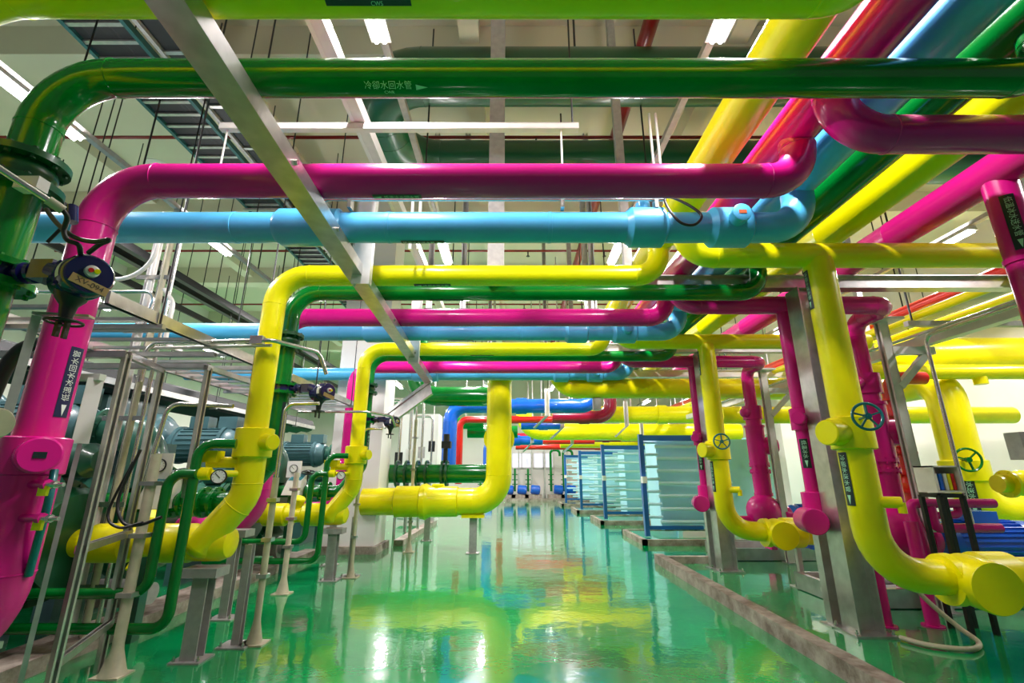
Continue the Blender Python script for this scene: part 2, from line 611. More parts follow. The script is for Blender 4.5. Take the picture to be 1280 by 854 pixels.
def yellow_left(k):
    y = 1.50 + 3.0 * k
    lab = ['yellow pipe crossing the very top of the picture, nearest the camera',
           'yellow pipe crossing above and dropping to a gauge in front left',
           'yellow pipe crossing lower down and dropping beside the white column'][k]
    t = thing('yellow_water_pipe', lab, 'pipe', (-2.45, y, 0.9), 'yellow pipes crossing the aisle')
    r = 0.108
    x0 = HEAD['yellow'] - 0.04
    if k == 0:
        b = MB().pipe([(x0, y, ZH - 0.1), (x0, y, Z0), (-2.45, y, Z0), (-2.45, y, 0.01)], r, [0.26, 0.32], 32, seam=0.003)
        b.build('pipe', 'yellow', t)
        pipe_label(t, '冷卻水送水管', 'CWS', (-0.60, y, Z0), (1, 0, 0), (0, -0.42, -0.90), r, 0.042, -1)
        return t
    b = MB().pipe([(x0, y, ZH - 0.1), (x0, y, Z0), (-2.45, y, Z0), (-2.45, y, 1.86)], r, [0.26, 0.32], 32, seam=0.003)
    b.build('pipe', 'yellow', t)
    # insulated lower leg: straight, 45 degree offset, then the run to the machine
    b = MB().pipe([(-2.45, y, 1.66), (-2.45, y, 1.30), (-2.76, y - 0.06, 0.88)], 0.128, 0.3, 32, seam=0.004)
    b.dome((-2.76, y - 0.06, 0.88), (-0.35, -0.1, -0.5), 0.128, 0.09)
    b.build('lower_leg', 'yellow', t)
    b = MB().sweep([((-2.50, y + 0.02, 0.9), 0.06), ((-2.53, y + 0.02, 0.9), 0.12), ((-2.60, y + 0.02, 0.9), 0.15), ((-2.86, y + 0.02, 0.9), 0.152),
                    ((-2.88, y + 0.02, 0.9), 0.165), ((-3.16, y + 0.02, 0.9), 0.165), ((-3.2, y + 0.02, 0.9), 0.11), ((-3.32, y + 0.02, 0.9), 0.12),
                    ((-3.42, y + 0.02, 0.9), 0.135), ((-3.44, y + 0.02, 0.9), 0.165), ((-3.75, y + 0.02, 0.9), 0.165), ((-3.76, y + 0.02, 0.9), 0.12), ((-4.1, y + 0.02, 0.9), 0.12)], 32)
    b.build('machine_branch', 'yellow', t)
    b = MB().cyl((-3.30, y + .02, 1.0), (-3.24, y - .02, 1.15), 0.09, 20, 0.015)
    b.cyl((-3.3, y - 0.02, 0.85), (-3.3, y - 0.12, 0.7), 0.03, 10)
    b.build('branch_valve', 'yellow', t)
    co = collar(t, 'yellow', (-2.45, y, 1.78), 0.168, 0.27, (0.95, -0.45, 0), 0.075, 0.10)
    # tapping with gauge
    b = MB().cyl((-2.5, y - 0.05, 1.60), (-2.78, y - 0.13, 1.60), 0.05, 16, 0.006)
    b.box((-2.86, y - 0.2, 1.60), (-2.66, y - 0.08, 1.70))
    b.build('gauge_tapping', 'yellow', t)
    b = MB().cyl((-2.66, y - 0.24, 1.50), (-2.84, y - 0.26, 1.50), 0.055, 16, 0.006)
    b.cyl((-2.66, y - 0.24, 1.50), (-2.5, y - 0.1, 1.50), 0.03, 10)
    b.build('ball_valve', 'yellow', t)
    gauge(t, (-2.55, y - 0.30, 1.475), (0.35, -0.9, 0.05), 0.062)
    if k == 1:
        pipe_label(t, '冷卻水送水管', None, (-0.83, y, Z0), (1, 0, 0), (0, 0.05, -1), r, 0.045, -1)
    else:
        pipe_label(t, '冷卻水送水管', None, (-0.5, y, Z0), (1, 0, 0), (0, 0.1, -1), r, 0.045, -1)
    pipe_label(t, '冷卻水送水管', None, (-2.45, y, 2.6), (0, 0, 1), (-1, -0.10, 0), r, 0.055, 1)
    return t


def butterfly(t, x, y, zv, r, tagtext=None, conduit=True):
    """flanged butterfly valve with electric actuator, and the spool flanges above"""
    b = MB()
    b.flange((x, y, 2.98), (0, 0, 1), r * 1.75, 0.034, 10)
    b.flange((x, y, 2.84), (0, 0, 1), r * 1.75, 0.034, 10)
    b.rev((x, y, 2.85), (0, 0, 1), [(0, r * 1.1), (0.05, r * 1.35), (0.08, r * 1.35), (0.12, r * 1.1)], 28)
    b.build('expansion_joint', 'darkgreen', t)
    b = MB()
    b.flange((x, y, zv + 0.045), (0, 0, 1), r * 1.75, 0.03, 10)
    b.flange((x, y, zv - 0.045), (0, 0, 1), r * 1.75, 0.03, 10)
    b.build('flange_pair', 'green', t)
    vb = MB().rev((x, y, zv - 0.03), (0, 0, 1), [(0, r * 1.45), (0.06, r * 1.45)], 28)
    ac = Vector((x, y, zv)) + Vector((0.47, -0.05, -0.045))
    v0 = Vector((x, y, zv))
    d = Vector((0.995, -0.1, 0)).normalized()
    vb.cyl(v0 + d * r, v0 + d * 0.30, 0.03, 14)
    vb.cyl(v0 + d * 0.17, v0 + d * 0.19, 0.05, 14)
    vb.cyl(v0 + d * 0.22, v0 + d * 0.24, 0.05, 14)
    vb = vb.build('butterfly_valve', 'navy', t)
    ab = MB()
    ab.box(v0 + d * 0.30 + Vector((-0.05, -0.045, -0.045)), v0 + d * 0.30 + Vector((0.05, 0.045, 0.045)))
    ab.cyl(v0 + d * 0.33, ac, 0.05, 16)
    ax = Vector((0.86, -0.51, 0)).normalized()
    ab.rev(ac - ax * 0.08, ax, [(-0.03, 0.05), (-0.03, 0.082), (0.08, 0.086), (0.08, 0.097), (0.10, 0.097), (0.105, 0.092), (0.175, 0.092), (0.188, 0.082)], 32)
    ab.bolts(ac + ax * 0.01, ax, 0.096, 6, 0.008, 0.014)
    ab.build('actuator', 'navy', vb)
    g = MB()
    g.rev(ac + Vector((-0.02, 0, -0.065)), (0, 0, -1), [(0, 0.062), (0.03, 0.055), (0.06, 0.032), (0.09, 0.028), (0.13, 0.022)], 20)
    g.build('gear_neck', 'black', vb)
    hw = MB()
    hc = ac + Vector((-0.02, 0.0, -0.20))
    hw.torus(hc, (0, 0, 1), 0.062, 0.0065, 28, 8)
    for i in range(3):
        th = 2 * PI * i / 3
        hw.bar(hc, hc + Vector((math.cos(th), math.sin(th), 0)) * 0.062, 0.011, 0.006)
    hw.cyl(hc, hc + Vector((0, 0, 0.03)), 0.014, 12)
    hw.box(hc + Vector((-0.030, -0.01, -0.065)), hc + Vector((-0.016, 0.01, 0)))
    hw.box(hc + Vector((0.010, -0.01, -0.075)), hc + Vector((0.022, 0.01, 0)))
    hw.build('handwheel', 'black', vb)
    # face window, plates and cable glands
    f = ac + ax * 0.106
    sx = Vector((0, 0, 1)).cross(ax).normalized()
    w = MB().rev(f + Vector((0, 0, 0.012)) , ax, [(0, 0.026), (0.02, 0.026), (0.022, 0.018)], 20).build('indicator_window', 'alu', vb)
    MB().cyl(f - sx * 0.008 + Vector((0, 0, .012)), f - sx * 0.008 + ax * 0.03 + Vector((0, 0, .012)), 0.010, 12).build('red_indicator', 'red', vb)
    MB().cyl(f + sx * 0.018 + Vector((0, 0, .012)), f + sx * 0.012 + ax * 0.034 + Vector((0, 0, .012)), 0.011, 12).build('yellow_indicator', 'yellow', vb)
    pl = MB().bar(f + ax * 0.004 - sx * 0.062 + Vector((0, 0, -0.03)), f + ax * 0.004 + sx * 0.072 + Vector((0, 0, -0.064)), 0.004, 0.04, Vector((0, 0, 1)))
    plo = pl.build('tag_plate', 'brass', vb)
    if tagtext:
        vs, fs = text_verts(tagtext, 0.033)
        dx = (sx * 0.134 + Vector((0, 0, -0.034))).normalized()
        dz = ax.cross(dx)
        if dz.z < 0:
            dz = -dz
        o = f + ax * 0.0075 + sx * 0.005 + Vector((0, 0, -0.047))
        MB().add([o + dx * p.x + dz * p.y for p in vs], fs).build('tag_lettering', 'darkletter', plo)
    lb = MB()
    patch(lb, 0.04, 0.075, ac + ax * 0.05, ax, (-0.3, -1.0, 0.1), 0.092, 0.002)
    lb.build('rating_plate', 'white', vb)
    gl = MB()
    for q in (-0.04, 0.03):
        gl = MB()
        gl.cyl(ac + ax * q + Vector((0, 0, 0.065)), ac + ax * q + Vector((0, 0, 0.11)), 0.018, 14)
        gl.cyl(ac + ax * q + Vector((0, 0, 0.082)), ac + ax * q + Vector((0, 0, 0.092)), 0.023, 6)
        gl.build('cable_gland', 'bright', vb)
    return ac, ax


def green_left(k):
    y = 1.97 + 3.0 * k
    x = (-2.40, -2.50, -2.50)[k]
    lab = ['dark green pipe crossing above the magenta pipe with white characters on it',
           'dark green pipe under the yellow one, with a navy actuator beside the column',
           'dark green pipe just below the lower yellow crossing, farthest of its kind'][k]
    t = thing('green_water_pipe', lab, 'pipe', (x, y, 1.2), 'green pipes crossing the aisle')
    r = 0.094 if k else 0.093
    b = MB().pipe([(HEAD['green'], y, ZH - 0.1), (HEAD['green'], y, Z0), (x, y, Z0), (x, y, 1.62), (x - 0.3, y, 1.22), (-4.2, y, 1.22)], r, [0.24, 0.31, 0.16, 0.16], 32, seam=0.003)
    b.build('pipe', 'green', t)
    ac, ax = butterfly(t, x, y, 2.38, r, 'XV-094' if k == 0 else None)
    if k:
        fb = MB()
        for q in (-3.0, -3.12, -3.3, -3.42):
            fb.flange((q, y, 1.22), (1, 0, 0), r * 1.6, 0.03, 8)
        fb.rev((-3.36, y, 1.22), (1, 0, 0), [(0, r * 1.1), (0.05, r * 1.4), (0.10, r * 1.1)], 24)
        fb.build('valve_body', 'green', t)
        handwheel(t, (-3.36, y - 0.02, 1.52), (0.1, -0.3, 1), 0.1, 'black', 4, 0.16)
        pipe_label(t, '冷卻水回水管', None, (-0.75, y, Z0), (1, 0, 0), (0, 0.15, -1), r, 0.045, -1)
        pipe_label(t, '冷卻水回水管', None, (x, y, 2.0), (0, 0, 1), (1, -0.25, 0), r, 0.055, 1, plate='plate')
    else:
        pipe_label(t, '冷卻水回水管', 'CWR', (-0.60, y, Z0), (1, 0, 0), (0, -0.36, -0.93), r, 0.041, 1, plate=None, letter='lettering')
        b = MB()
        patch(b, 0.11, 0.045, (x, y, 2.18), (0, 0, 1), (0.35, -1, 0), r, 0.003)
        b.build('flow_arrow_plate', 'letterwhite', t)
    return t, ac


def magenta_left(k):
    y = 2.86 + 3.0 * k
    x = (-2.87, -3.06, -3.06)[k]
    lab = ['magenta pipe crossing above the light blue one and dropping at far left',
           'magenta pipe crossing behind the second yellow and green pair of pipes',
           'magenta pipe crossing low behind the third yellow pipe, farthest away'][k]
    t = thing('magenta_water_pipe', lab, 'pipe', (x, y, 0.7), 'magenta pipes crossing the aisle')
    r = 0.118
    b = MB().pipe([(HEAD['magenta'], y, ZH - 0.1), (HEAD['magenta'], y, Z0), (x, y, Z0), (x, y, 1.6)], r, [0.26, 0.36], 36, seam=0.004)
    b.build('pipe', 'magenta', t)
    zr = 0.50 if k == 0 else 0.86
    b = MB().pipe([(x, y, 1.55), (x, y, zr), (-4.2, y, zr)], 0.148, 0.45, 36, seam=0.004)
    b.build('lower_leg', 'magenta', t)
    co = collar(t, 'magenta', (x, y, 1.6), 0.165, 0.22, (0.75, -0.62, 0), 0.10, 0.13)
    if k == 0:
        sd = Vector((0.75, -0.62, 0)).normalized()
        p = Vector((x, y, 1.6)) + sd * (0.165 + 0.1305)
        s = sd.cross(Vector((0, 0, 1)))
        MB().bar(p + sd * .003 - s * 0.028, p + sd * .003 + s * 0.028, 0.003, 0.035, (0, 0, 1)).build('name_plate', 'plate', t)
        # small test valves on the lower leg
        for (z, l) in ((1.44, 0.10), (1.26, 0.12)):
            q = Vector((x, y, z)) + Vector((0.75, -0.5, 0)).normalized() * 0.14
            b = MB().cyl(q, q + Vector((l, -0.03, 0)), 0.022, 12)
            b.cyl(q + Vector((l, -0.03, -0.0)), q + Vector((l + 0.03, -0.035, 0)), 0.03, 8)
            b.build('test_nipple', 'magenta', t)
        for (z, l) in ((1.44, 0.13), (1.26, 0.15)):
            q = Vector((x + 0.11 + l, y - 0.12, z))
            MB().box(q + Vector((-0.03, -0.01, -0.06)), q + Vector((0.02, 0.008, 0.0))).build('yellow_lever', 'yellow', t)
            q = q - Vector((0.01, 0, 0))
            b = MB().cyl(q, q + Vector((0.11, 0, 0)), 0.012, 10)
            b.cyl(q + Vector((0.05, 0, 0)), q + Vector((0.07, 0, 0)), 0.022, 8)
            b.build('brass_stub', 'bright', t)
        b = MB().curve([(x + 0.2, y - 0.05, 1.52), (x + 0.24, y - 0.08, 1.35), (x + 0.20, y - 0.04, 1.15), (x + 0.16, y, 0.95)], 0.02)
        b.build('thermowell_tube', 'tealwheel', t)
        pipe_label(t, '低溫冰水回水管', None, (-0.81, y, Z0), (1, 0, 0), (0, 0.12, -1), r, 0.036, -1)
        pipe_label(t, '低溫冰水回水管', None, (x, y, 2.05), (0, 0, 1), (1, -0.12, 0), r, 0.046, -1, plate='plateblue', letter='letterwhite')
    else:
        pipe_label(t, '低溫冰水回水管', None, (-0.6, y, Z0), (1, 0, 0), (0, 0.1, -1), r, 0.04, -1, plate=None)
    return t


def blue_left(k):
    y = 3.51 + 3.0 * k
    lab = ['light blue insulated pipe crossing below the first magenta pipe, with jacketed fittings',
           'light blue insulated pipe crossing below the second magenta pipe',
           'light blue insulated pipe crossing lowest over the aisle, farthest away'][k]
    t = thing('blue_water_pipe', lab, 'pipe', (-6.5, y, Z0), 'light blue pipes crossing the aisle')
    r = 0.128
    xe = HEAD['skyblue']
    b = MB().pipe([(xe, y, ZH - 0.1), (xe, y, Z0), (-6.8, y, Z0)], r, [0.27], 36, seam=0.0)
    b.build('pipe', 'skyblue', t)
    dx = (0.0, -0.18, -0.1)[k]
    for (x0, x1, rr) in ((-1.98 + dx, -1.42 + dx, 0.158), (0.95 + dx, 1.29 + dx, 0.168), (1.64 + dx, 2.0 + dx, 0.168)):
        b = MB().rev((x0, y, Z0), (1, 0, 0), [(0, r), (0.045, rr), (x1 - x0 - 0.03, rr), (x1 - x0, r)], 36)
        j = b.build('fitting_jacket', 'skyblue', t)
    for xs in (-2.35 + dx, -1.05 + dx, 0.3 + dx):
        MB().rev((xs, y, Z0), (1, 0, 0), [(0, r), (0.002, r + 0.004), (0.03, r + 0.004), (0.032, r)], 36, cap=False).build('insulation_band', 'skyblue', t)
    # capped stubs on the fittings
    MB().rev((1.12 + dx, y, Z0 + 0.1), (0, 0, 1), [(0, 0.06), (0.125, 0.06), (0.13, 0.052)], 20).build('capped_stub', 'skyblue', t)
    sd = Vector((0.0, -1, 0.0))
    p = Vector((1.83 + dx, y, Z0)) + sd * 0.1
    st = MB().rev(p, sd, [(0, 0.075), (0.15, 0.075), (0.155, 0.066)], 24).build('capped_stub', 'skyblue', t)
    if k == 0:
        q = p + sd * 0.157
        MB().bar(q - Vector((0.03, 0, 0)), q + Vector((0.03, 0, 0)), 0.003, 0.03, (0, 0, 1)).build('red_sticker', 'orange', st)
    pipe_label(t, '低溫冰水送水管', None, (-0.75, y, Z0), (1, 0, 0), (0, 0.12, -1), r, 0.038, 1, letter='letterwhite')
    return t


acts = []
for k in range(3):
    yellow_left(k)
    acts.append(green_left(k)[1])
    magenta_left(k)
    blue_left(k)

# ================================================================== RIGHT SIDE PIPES
def yellow_right(k):
    y = 4.03 + 3.0 * k
    x = 2.90 + 0.14 * k
    lab = ['yellow pipe at right with a teal handwheel dropping to a big capped run',
           'yellow pipe with a teal handwheel dropping in front of the pale blue plate exchangers'][k]
    t = thing('yellow_pump_pipe', lab, 'pipe', (x, y, 0.7), 'yellow pipes dropping on the right')
    r = 0.118
    x1 = 5.6
    x0 = HEAD['yellow'] + 0.06
    MB().pipe([(x0, y, ZH - 0.1), (x0, y, Z0), (x1, y, Z0)], r, 0.26, 32, seam=0.003).build('pipe', 'yellow', t)
    b = MB().pipe([(x, y, Z0 - 0.06), (x, y, 0.74), (x + 0.75, y, 0.70)], 0.128, 0.36, 32, seam=0.0)
    b.build('drop_leg', 'yellow', t)
    collar(t, 'yellow', (x, y, 1.83), 0.165, 0.27, (-1, -0.35, 0), 0.105, 0.13)
    handwheel(t, (x - 0.06, y - 0.30, 1.94), (-0.25, -1, 0.05), 0.105, stem=0.16)
    b = MB().rev((x + 0.50, y, 0.70), (1, 0, 0), [(0, 0.13), (0.0, 0.185), (0.07, 0.19), (0.07, 0.165), (0.20, 0.16), (0.24, 0.14), (0.28, 0.2), (0.52, 0.2), (0.56, 0.16), (1.7, 0.16)], 32)
    b.build('insulated_run', 'yellow', t)
    b = MB().rev((x + 0.70, y + 0.05, 0.70), (-0.1, -1, -0.05), [(0, 0.185), (0.30, 0.185), (0.31, 0.178)], 36)
    b.build('strainer_cap', 'yellow', t)
    b = MB().cyl((x + 0.05, y - 0.08, 1.28), (x + 0.18, y - 0.16, 1.28), 0.045, 14, 0.005)
    b.cyl((x + 0.17, y - 0.16, 1.28), (x + 0.17, y - 0.16, 1.20), 0.03, 12)
    b.build('air_valve', 'yellow', t)
    pipe_label(t, '冷卻水送水管', None, (x, y, 1.46), (0, 0, -1), (-1, -0.12, 0), 0.128, 0.05, 1)
    pipe_label(t, '冷卻水送水管', None, (x, y, 3.15), (0, 0, -1), (-1, 0.1, 0), 0.128, 0.045, 1)
    return t


for k in range(2):
    yellow_right(k)


def magenta_right(k):
    y = 2.39 + 3.0 * k
    lab = ['dark magenta pipe curling round at upper right below the thick green crossing',
           'magenta pipe behind the big yellow drop, feeding a pump at right',
           'magenta pipe in front of the plate exchangers, dropping to a round pump'][k]
    t = thing('magenta_pump_pipe', lab, 'pipe', (4.65, y + 0.65, 0.5), 'magenta pipes on the right')
    r = 0.112
    x0 = HEAD['magenta'] - 0.05
    if k == 0:
        MB().pipe([(x0, y, ZH - 0.1), (x0, y, Z0), (5.2, y, Z0)], r, 0.27, 32, seam=0.004).build('pipe', 'magenta', t)
        return t
    xe, yd = 4.66, y + 0.65
    MB().pipe([(x0, y, ZH - 0.1), (x0, y, Z0), (xe, y, Z0), (xe, yd, Z0 - 0.02), (xe, yd, 2.75)], r, [0.27, 0.2, 0.2], 32, seam=0.004).build('pipe', 'magenta', t)
    c = (xe, yd, 0)
    b = MB().rev((xe, yd, 0.9), (0, 0, 1), [(0, 0.12), (0.2, 0.12), (0.2, 0.16), (0.26, 0.16), (0.26, 0.15), (0.62, 0.155), (0.62, 0.18), (0.66, 0.18), (0.66, 0.145), (0.74, 0.145), (0.74, 0.175), (0.78, 0.175),
                                              (0.78, 0.165), (1.45, 0.165), (1.45, 0.185), (1.49, 0.185), (1.49, 0.14), (1.6, 0.14), (1.6, 0.175), (1.86, 0.175), (1.87, 0.1)], 28)
    b.bolts((xe, yd, 1.54), (0, 0, 1), 0.165, 10, 0.012, 0.04)
    b.bolts((xe, yd, 1.66), (0, 0, 1), 0.165, 10, 0.012, 0.04)
    b.build('check_valve', 'magenta', t)
    MB().rev((xe + 0.1, yd, 2.0), (1, -0.3, 0.05), [(0, 0.165), (0.16, 0.165), (0.22, 0.15), (0.27, 0.11), (0.29, 0.03)], 28).build('valve_bonnet', 'magenta', t)
    b = MB().rev((xe - 0.12, yd - 0.05, 2.63), (-1, -0.5, 0), [(0, 0.09), (0.1, 0.09), (0.13, 0.07), (0.15, 0.03)], 20)
    b.build('side_port', 'magenta', t)
    # volute pump
    b = MB().rev((xe - 0.24, yd, 0.74), (1, 0, 0), [(0, 0.1), (0.02, 0.17), (0.08, 0.24), (0.16, 0.285), (0.26, 0.30), (0.36, 0.29), (0.44, 0.26), (0.44, 0.31), (0.48, 0.31), (0.48, 0.2), (0.64, 0.18)], 36)
    b.rev((xe - 0.55, yd, 0.66), (1, 0, 0), [(0, 0.1), (0.35, 0.1), (0.35, 0.17), (0.39, 0.17), (0.39, 0.12), (0.5, 0.12)], 28)
    b.bolts((xe - 0.18, yd, 0.66), (1, 0, 0), 0.145, 8, 0.012, 0.04)
    b.rev((xe - 0.10, yd, 0.8), (0, 0, 1), [(0, 0.16), (0.2, 0.13)], 28)
    b.ball((xe - 0.06, yd - 0.05, 0.84), 0.30, 28, 16)
    b.build('pump_volute', 'magenta', t)
    b = MB().box((xe - 0.05, yd - 0.12, 0.2), (xe + 0.05, yd + 0.12, 0.5))
    b.build('pump_foot', 'magenta', t)
    return t


for k in range(3):
    magenta_right(k)


def thin_magenta(k):
    y = 5.40 + 3.0 * k
    x = 3.33
    lab = ['slim magenta pipe standing beside the grey steel column near the curb',
           'slim magenta pipe half hidden behind the second yellow drop'][k]
    t = thing('magenta_riser', lab, 'pipe', (x, y, 0.5), 'slim magenta risers')
    MB().pipe([(x, y, Z0), (x, y, 1.2)], 0.07, None, 24).build('pipe', 'magenta', t)
    b = MB().rev((x, y, 1.98), (0, 0, 1), [(0, 0.105), (0.24, 0.105), (0.25, 0.09)], 24)
    b.rev((x, y - 0.03, 2.1), (-0.9, -1, 0), [(0, 0.075), (0.22, 0.075), (0.23, 0.065)], 22)
    b.build('valve_cover', 'magenta', t)
    b = MB().rev((x, y, 0.95), (0, 0, 1), [(0, 0.12), (0.35, 0.12), (0.36, 0.08)], 26)
    b.rev((x - 0.12, y, 1.02), (-0.25, -1, 0), [(0, 0.13), (0.28, 0.13), (0.29, 0.12)], 30)
    b.build('strainer', 'magenta', t)
    b = MB().box((x - 0.05, y - 0.05, 0.0), (x + 0.05, y + 0.05, 0.9))
    b.box((x - 0.1, y - 0.1, 0), (x + 0.1, y + 0.1, 0.012))
    b.build('leg', 'steel', t)
    pipe_label(t, '低溫冰水', None, (x, y, 1.72), (0, 0, -1), (-0.8, -1, 0), 0.07, 0.05, 1)
    return t


for k in range(2):
    thin_magenta(k)

exec_parts = []
# ================================================================== STRUT WORK UNDER THE PIPES
def hbeam(b, p0, p1, w, h, t=0.012, up=(0, 0, 1)):
    """H section: flanges perpendicular to up"""
    p0, p1, up = Vector(p0), Vector(p1), Vector(up).normalized()
    b.bar(p0 + up * (h / 2 - t / 2), p1 + up * (h / 2 - t / 2), w, t, up)
    b.bar(p0 - up * (h / 2 - t / 2), p1 - up * (h / 2 - t / 2), w, t, up)
    b.bar(p0, p1, t * 0.8, h - 2 * t, up)
    return b


def channel(b, p0, p1, w, h, up, t=0.006, lip=0.02):
    """C section open towards +up"""
    p0, p1, up = Vector(p0), Vector(p1), Vector(up).normalized()
    d = (p1 - p0).normalized()
    s = d.cross(up).normalized()
    b.bar(p0 - up * (h / 2), p1 - up * (h / 2), w, t, up)
    for q in (-1, 1):
        b.bar(p0 + s * q * (w / 2 - t / 2), p1 + s * q * (w / 2 - t / 2), t, h, up)
        b.bar(p0 + s * q * (w / 2 - lip / 2) + up * h / 2, p1 + s * q * (w / 2 - lip / 2) + up * h / 2, lip, t, up)
    return b


t = thing('pipe_support_channel', 'long grey steel channel slanting away under all the crossing pipes', 'support channel', (-1.32, 0.6, 3.25))
b = MB()
P0, P1 = Vector((-1.30, 0.4, 0)), Vector((-1.70, 9.3, 0))
sd = (P1 - P0).cross(Vector((0, 0, 1))).normalized()
up = Vector((0, 0, 1))
b.bar(P0 + up * 3.262, P1 + up * 3.262, 0.155, 0.008, up)
for s in (-1, 1):
    b.bar(P0 + sd * s * 0.074 + up * 3.315, P1 + sd * s * 0.074 + up * 3.315, 0.007, 0.105, up)
    b.bar(P0 + sd * s * 0.062 + up * 3.364, P1 + sd * s * 0.062 + up * 3.364, 0.03, 0.007, up)
b.build('channel', 'steel', t)
for yy in (1.3, 2.4, 3.2, 5.4, 7.0):
    MB().rev((-1.205 - 0.045 * yy, yy, 3.31), (1, 0, 0), [(0, 0.018), (0.02, 0.018)], 6).build('bolt_head', 'bright', t)
for yy, zb, xx in ((3.97, 3.17, -1.39), (7.12, 3.17, -1.55)):
    b = MB()
    channel(b, (xx, yy, zb), (xx, yy, 4.38), 0.165, 0.07, (0, 1, 0))
    b.build('hanger_post', 'alu', t)
b = MB()
b.bar((-1.62, 9.2, 3.24), (-2.70, 9.85, 2.62), 0.12, 0.012, (0.3, 0, 1)).bar((-1.62, 9.14, 3.17), (-2.70, 9.79, 2.55), 0.012, 0.34, (0.3, 0, 1)).bar((-1.62, 9.2, 3.04), (-2.70, 9.85, 2.42), 0.12, 0.012, (0.3, 0, 1))
b.build('diagonal_brace', 'steel', t)

t = thing('cable_duct', 'white box trunk running away above the magenta pipe, left of the middle', 'trunking', (-1.31, 0.4, 4.4))
MB().box((-1.37, 0.3, 4.4), (-1.26, 8.5, 4.52)).build('trunk_body', 'alu', t)
MB().box((-1.375, 0.3, 4.395), (-1.345, 8.5, 4.43)).build('trunk_lip', 'white', t)

t = thing('cross_rail', 'white slotted rail crossing between the green and the first magenta pipe', 'rail', (-1, 3.33, 4.4))
b = MB()
channel(b, (-2.5, 3.33, 4.36), (0.57, 3.33, 4.36), 0.055, 0.055, (0, 0, 1))
b.build('rail', 'alu', t)
for x in (-2.44, -1.02, 0.42):
    MB().cyl((x, 3.33, 4.36 - 0.7 * (x != -1.02)), (x, 3.33, 4.36), 0.008, 8).build('drop_wire', 'alu', t)
for x in (-2.2, 0.52):
    MB().cyl((x, 3.33, 4.39), (x, 3.33, ZC - 0.3), 0.008, 8).build('hanger_rod', 'black', t)

t = thing('conduit_run', 'pair of silver conduits lying along the top of the light blue pipe', 'conduit', (0, 3.42, 3.76))
for i, z in enumerate((3.745, 3.700)):
    MB().pipe([(-1.62, 3.42 - 0.02 * i, z - 0.22), (-1.62, 3.42 - .02 * i, z), (1.28, 3.42 - .02 * i, z)], 0.0145, 0.1, 10).build('conduit', 'bright', t)
for x in (-1.35, 0.42, 1.2):
    MB().box((x - 0.015, 3.38, 3.62), (x + 0.015, 3.45, 3.775)).build('conduit_clamp', 'bright', t)
MB().curve([(1.27, 3.40, 3.745), at(848, 250, 3.34), at(868, 261, 3.28), at(877, 271, 3.26), at(868, 281, 3.26), at(852, 279, 3.27), at(839, 266, 3.29), at(832, 254, 3.34), (1.27, 3.38, 3.70)], 0.011).build('cable_loop', 'black', t)

t = thing('steel_hanger', 'square grey steel post hanging from the ceiling behind the crossings', 'hanger post', (-0.18, 4.76, 3.6))
MB().box((-0.27, 4.67, 3.62), (-0.09, 4.85, ZC)).build('post', 'grey', t)
MB().box((-0.3, 4.64, 3.60), (-0.06, 4.88, 3.62)).build('end_plate', 'steel', t)

# ================================================================== HIGH LEVEL: BIG DARK GREEN PIPES, SPRINKLER LINES, LADDERS
t = thing('big_green_main', 'very large dark green pipe looping across just under the ceiling', 'pipe', (-2.1, 6.1, 6.4))
MB().pipe([(9.5, 5.25, 6.85), (-2.0, 5.25, 6.85), (-2.0, 7.1, 6.85), (9.5, 7.1, 6.85)], 0.37, 0.75, 40, seam=0.005).build('pipe', 'darkgreen', t)
for x in (0.9, 5.0):
    for y in (5.25, 7.1):
        MB().cyl((x, y, 7.2), (x, y, ZC - .3), 0.016, 8).build('hanger_rod', 'black', t)
t = thing('sprinkler_main', 'dark red fire main running away under the ceiling right of the middle', 'pipe', (1.95, 2.5, 7.5))
MB().cyl((1.95, 2.5, 7.6), (1.95, 24, 7.6), 0.11, 20).build('pipe', 'darkred', t)
for y in (4.55, 8.9, 13.5):
    MB().rev((1.95, y, 7.6), (0, 1, 0), [(0, 0.135), (0.1, 0.135)], 20).bolts((1.95, y + .05, 7.6), (0, 1, 0), 0.15, 2, 0.025, 0.05).build('coupling', 'darkred', t)
for i, y in enumerate((7.3, 11.9, 16.2)):
    t = thing('sprinkler_branch', 'thin dark red sprinkler pipe crossing under the ceiling, %s' % ('nearest of three', 'middle of three', 'farthest of three')[i], 'pipe', (0, y, 7.8), 'thin sprinkler branches')
    MB().cyl((-12.9, y, 7.55), (12.9, y, 7.55), 0.032, 12).build('pipe', 'darkred', t)
    for x in (-10.4, -6.0, -1.9, 0.45, 2.6, 6.3):
        s = MB().cyl((x, y, 7.42), (x, y, 7.55), 0.018, 8)
        s.rev((x, y, 7.38), (0, 0, 1), [(0, 0.05), (0.01, 0.05), (0.012, 0.015), (0.05, 0.015)], 12).build('sprinkler_head', 'black', t)
for i, (x, y) in enumerate(((-5.5, 6.8), (0.45, 6.9), (3.5, 6.9), (-8, 9))):
    t = thing('ceiling_rosette', 'round white plate on the ceiling %s' % ('left of the cable ladder', 'above the middle of the aisle', 'beside the right lights', 'at far left')[i], 'ceiling plate', (x, y, ZC - .03), 'round ceiling plates')
    MB().rev((x, y, ZC), (0, 0, -1), [(0, 0.26), (0.02, 0.25), (0.03, 0.1), (0.06, 0.04), (0.14, 0.03)], 28).build('plate', 'white', t)
    MB().cyl((x, y, ZC - 0.2), (x, y, ZC - 0.13), 0.03, 10).build('sprinkler_head', 'black', t)


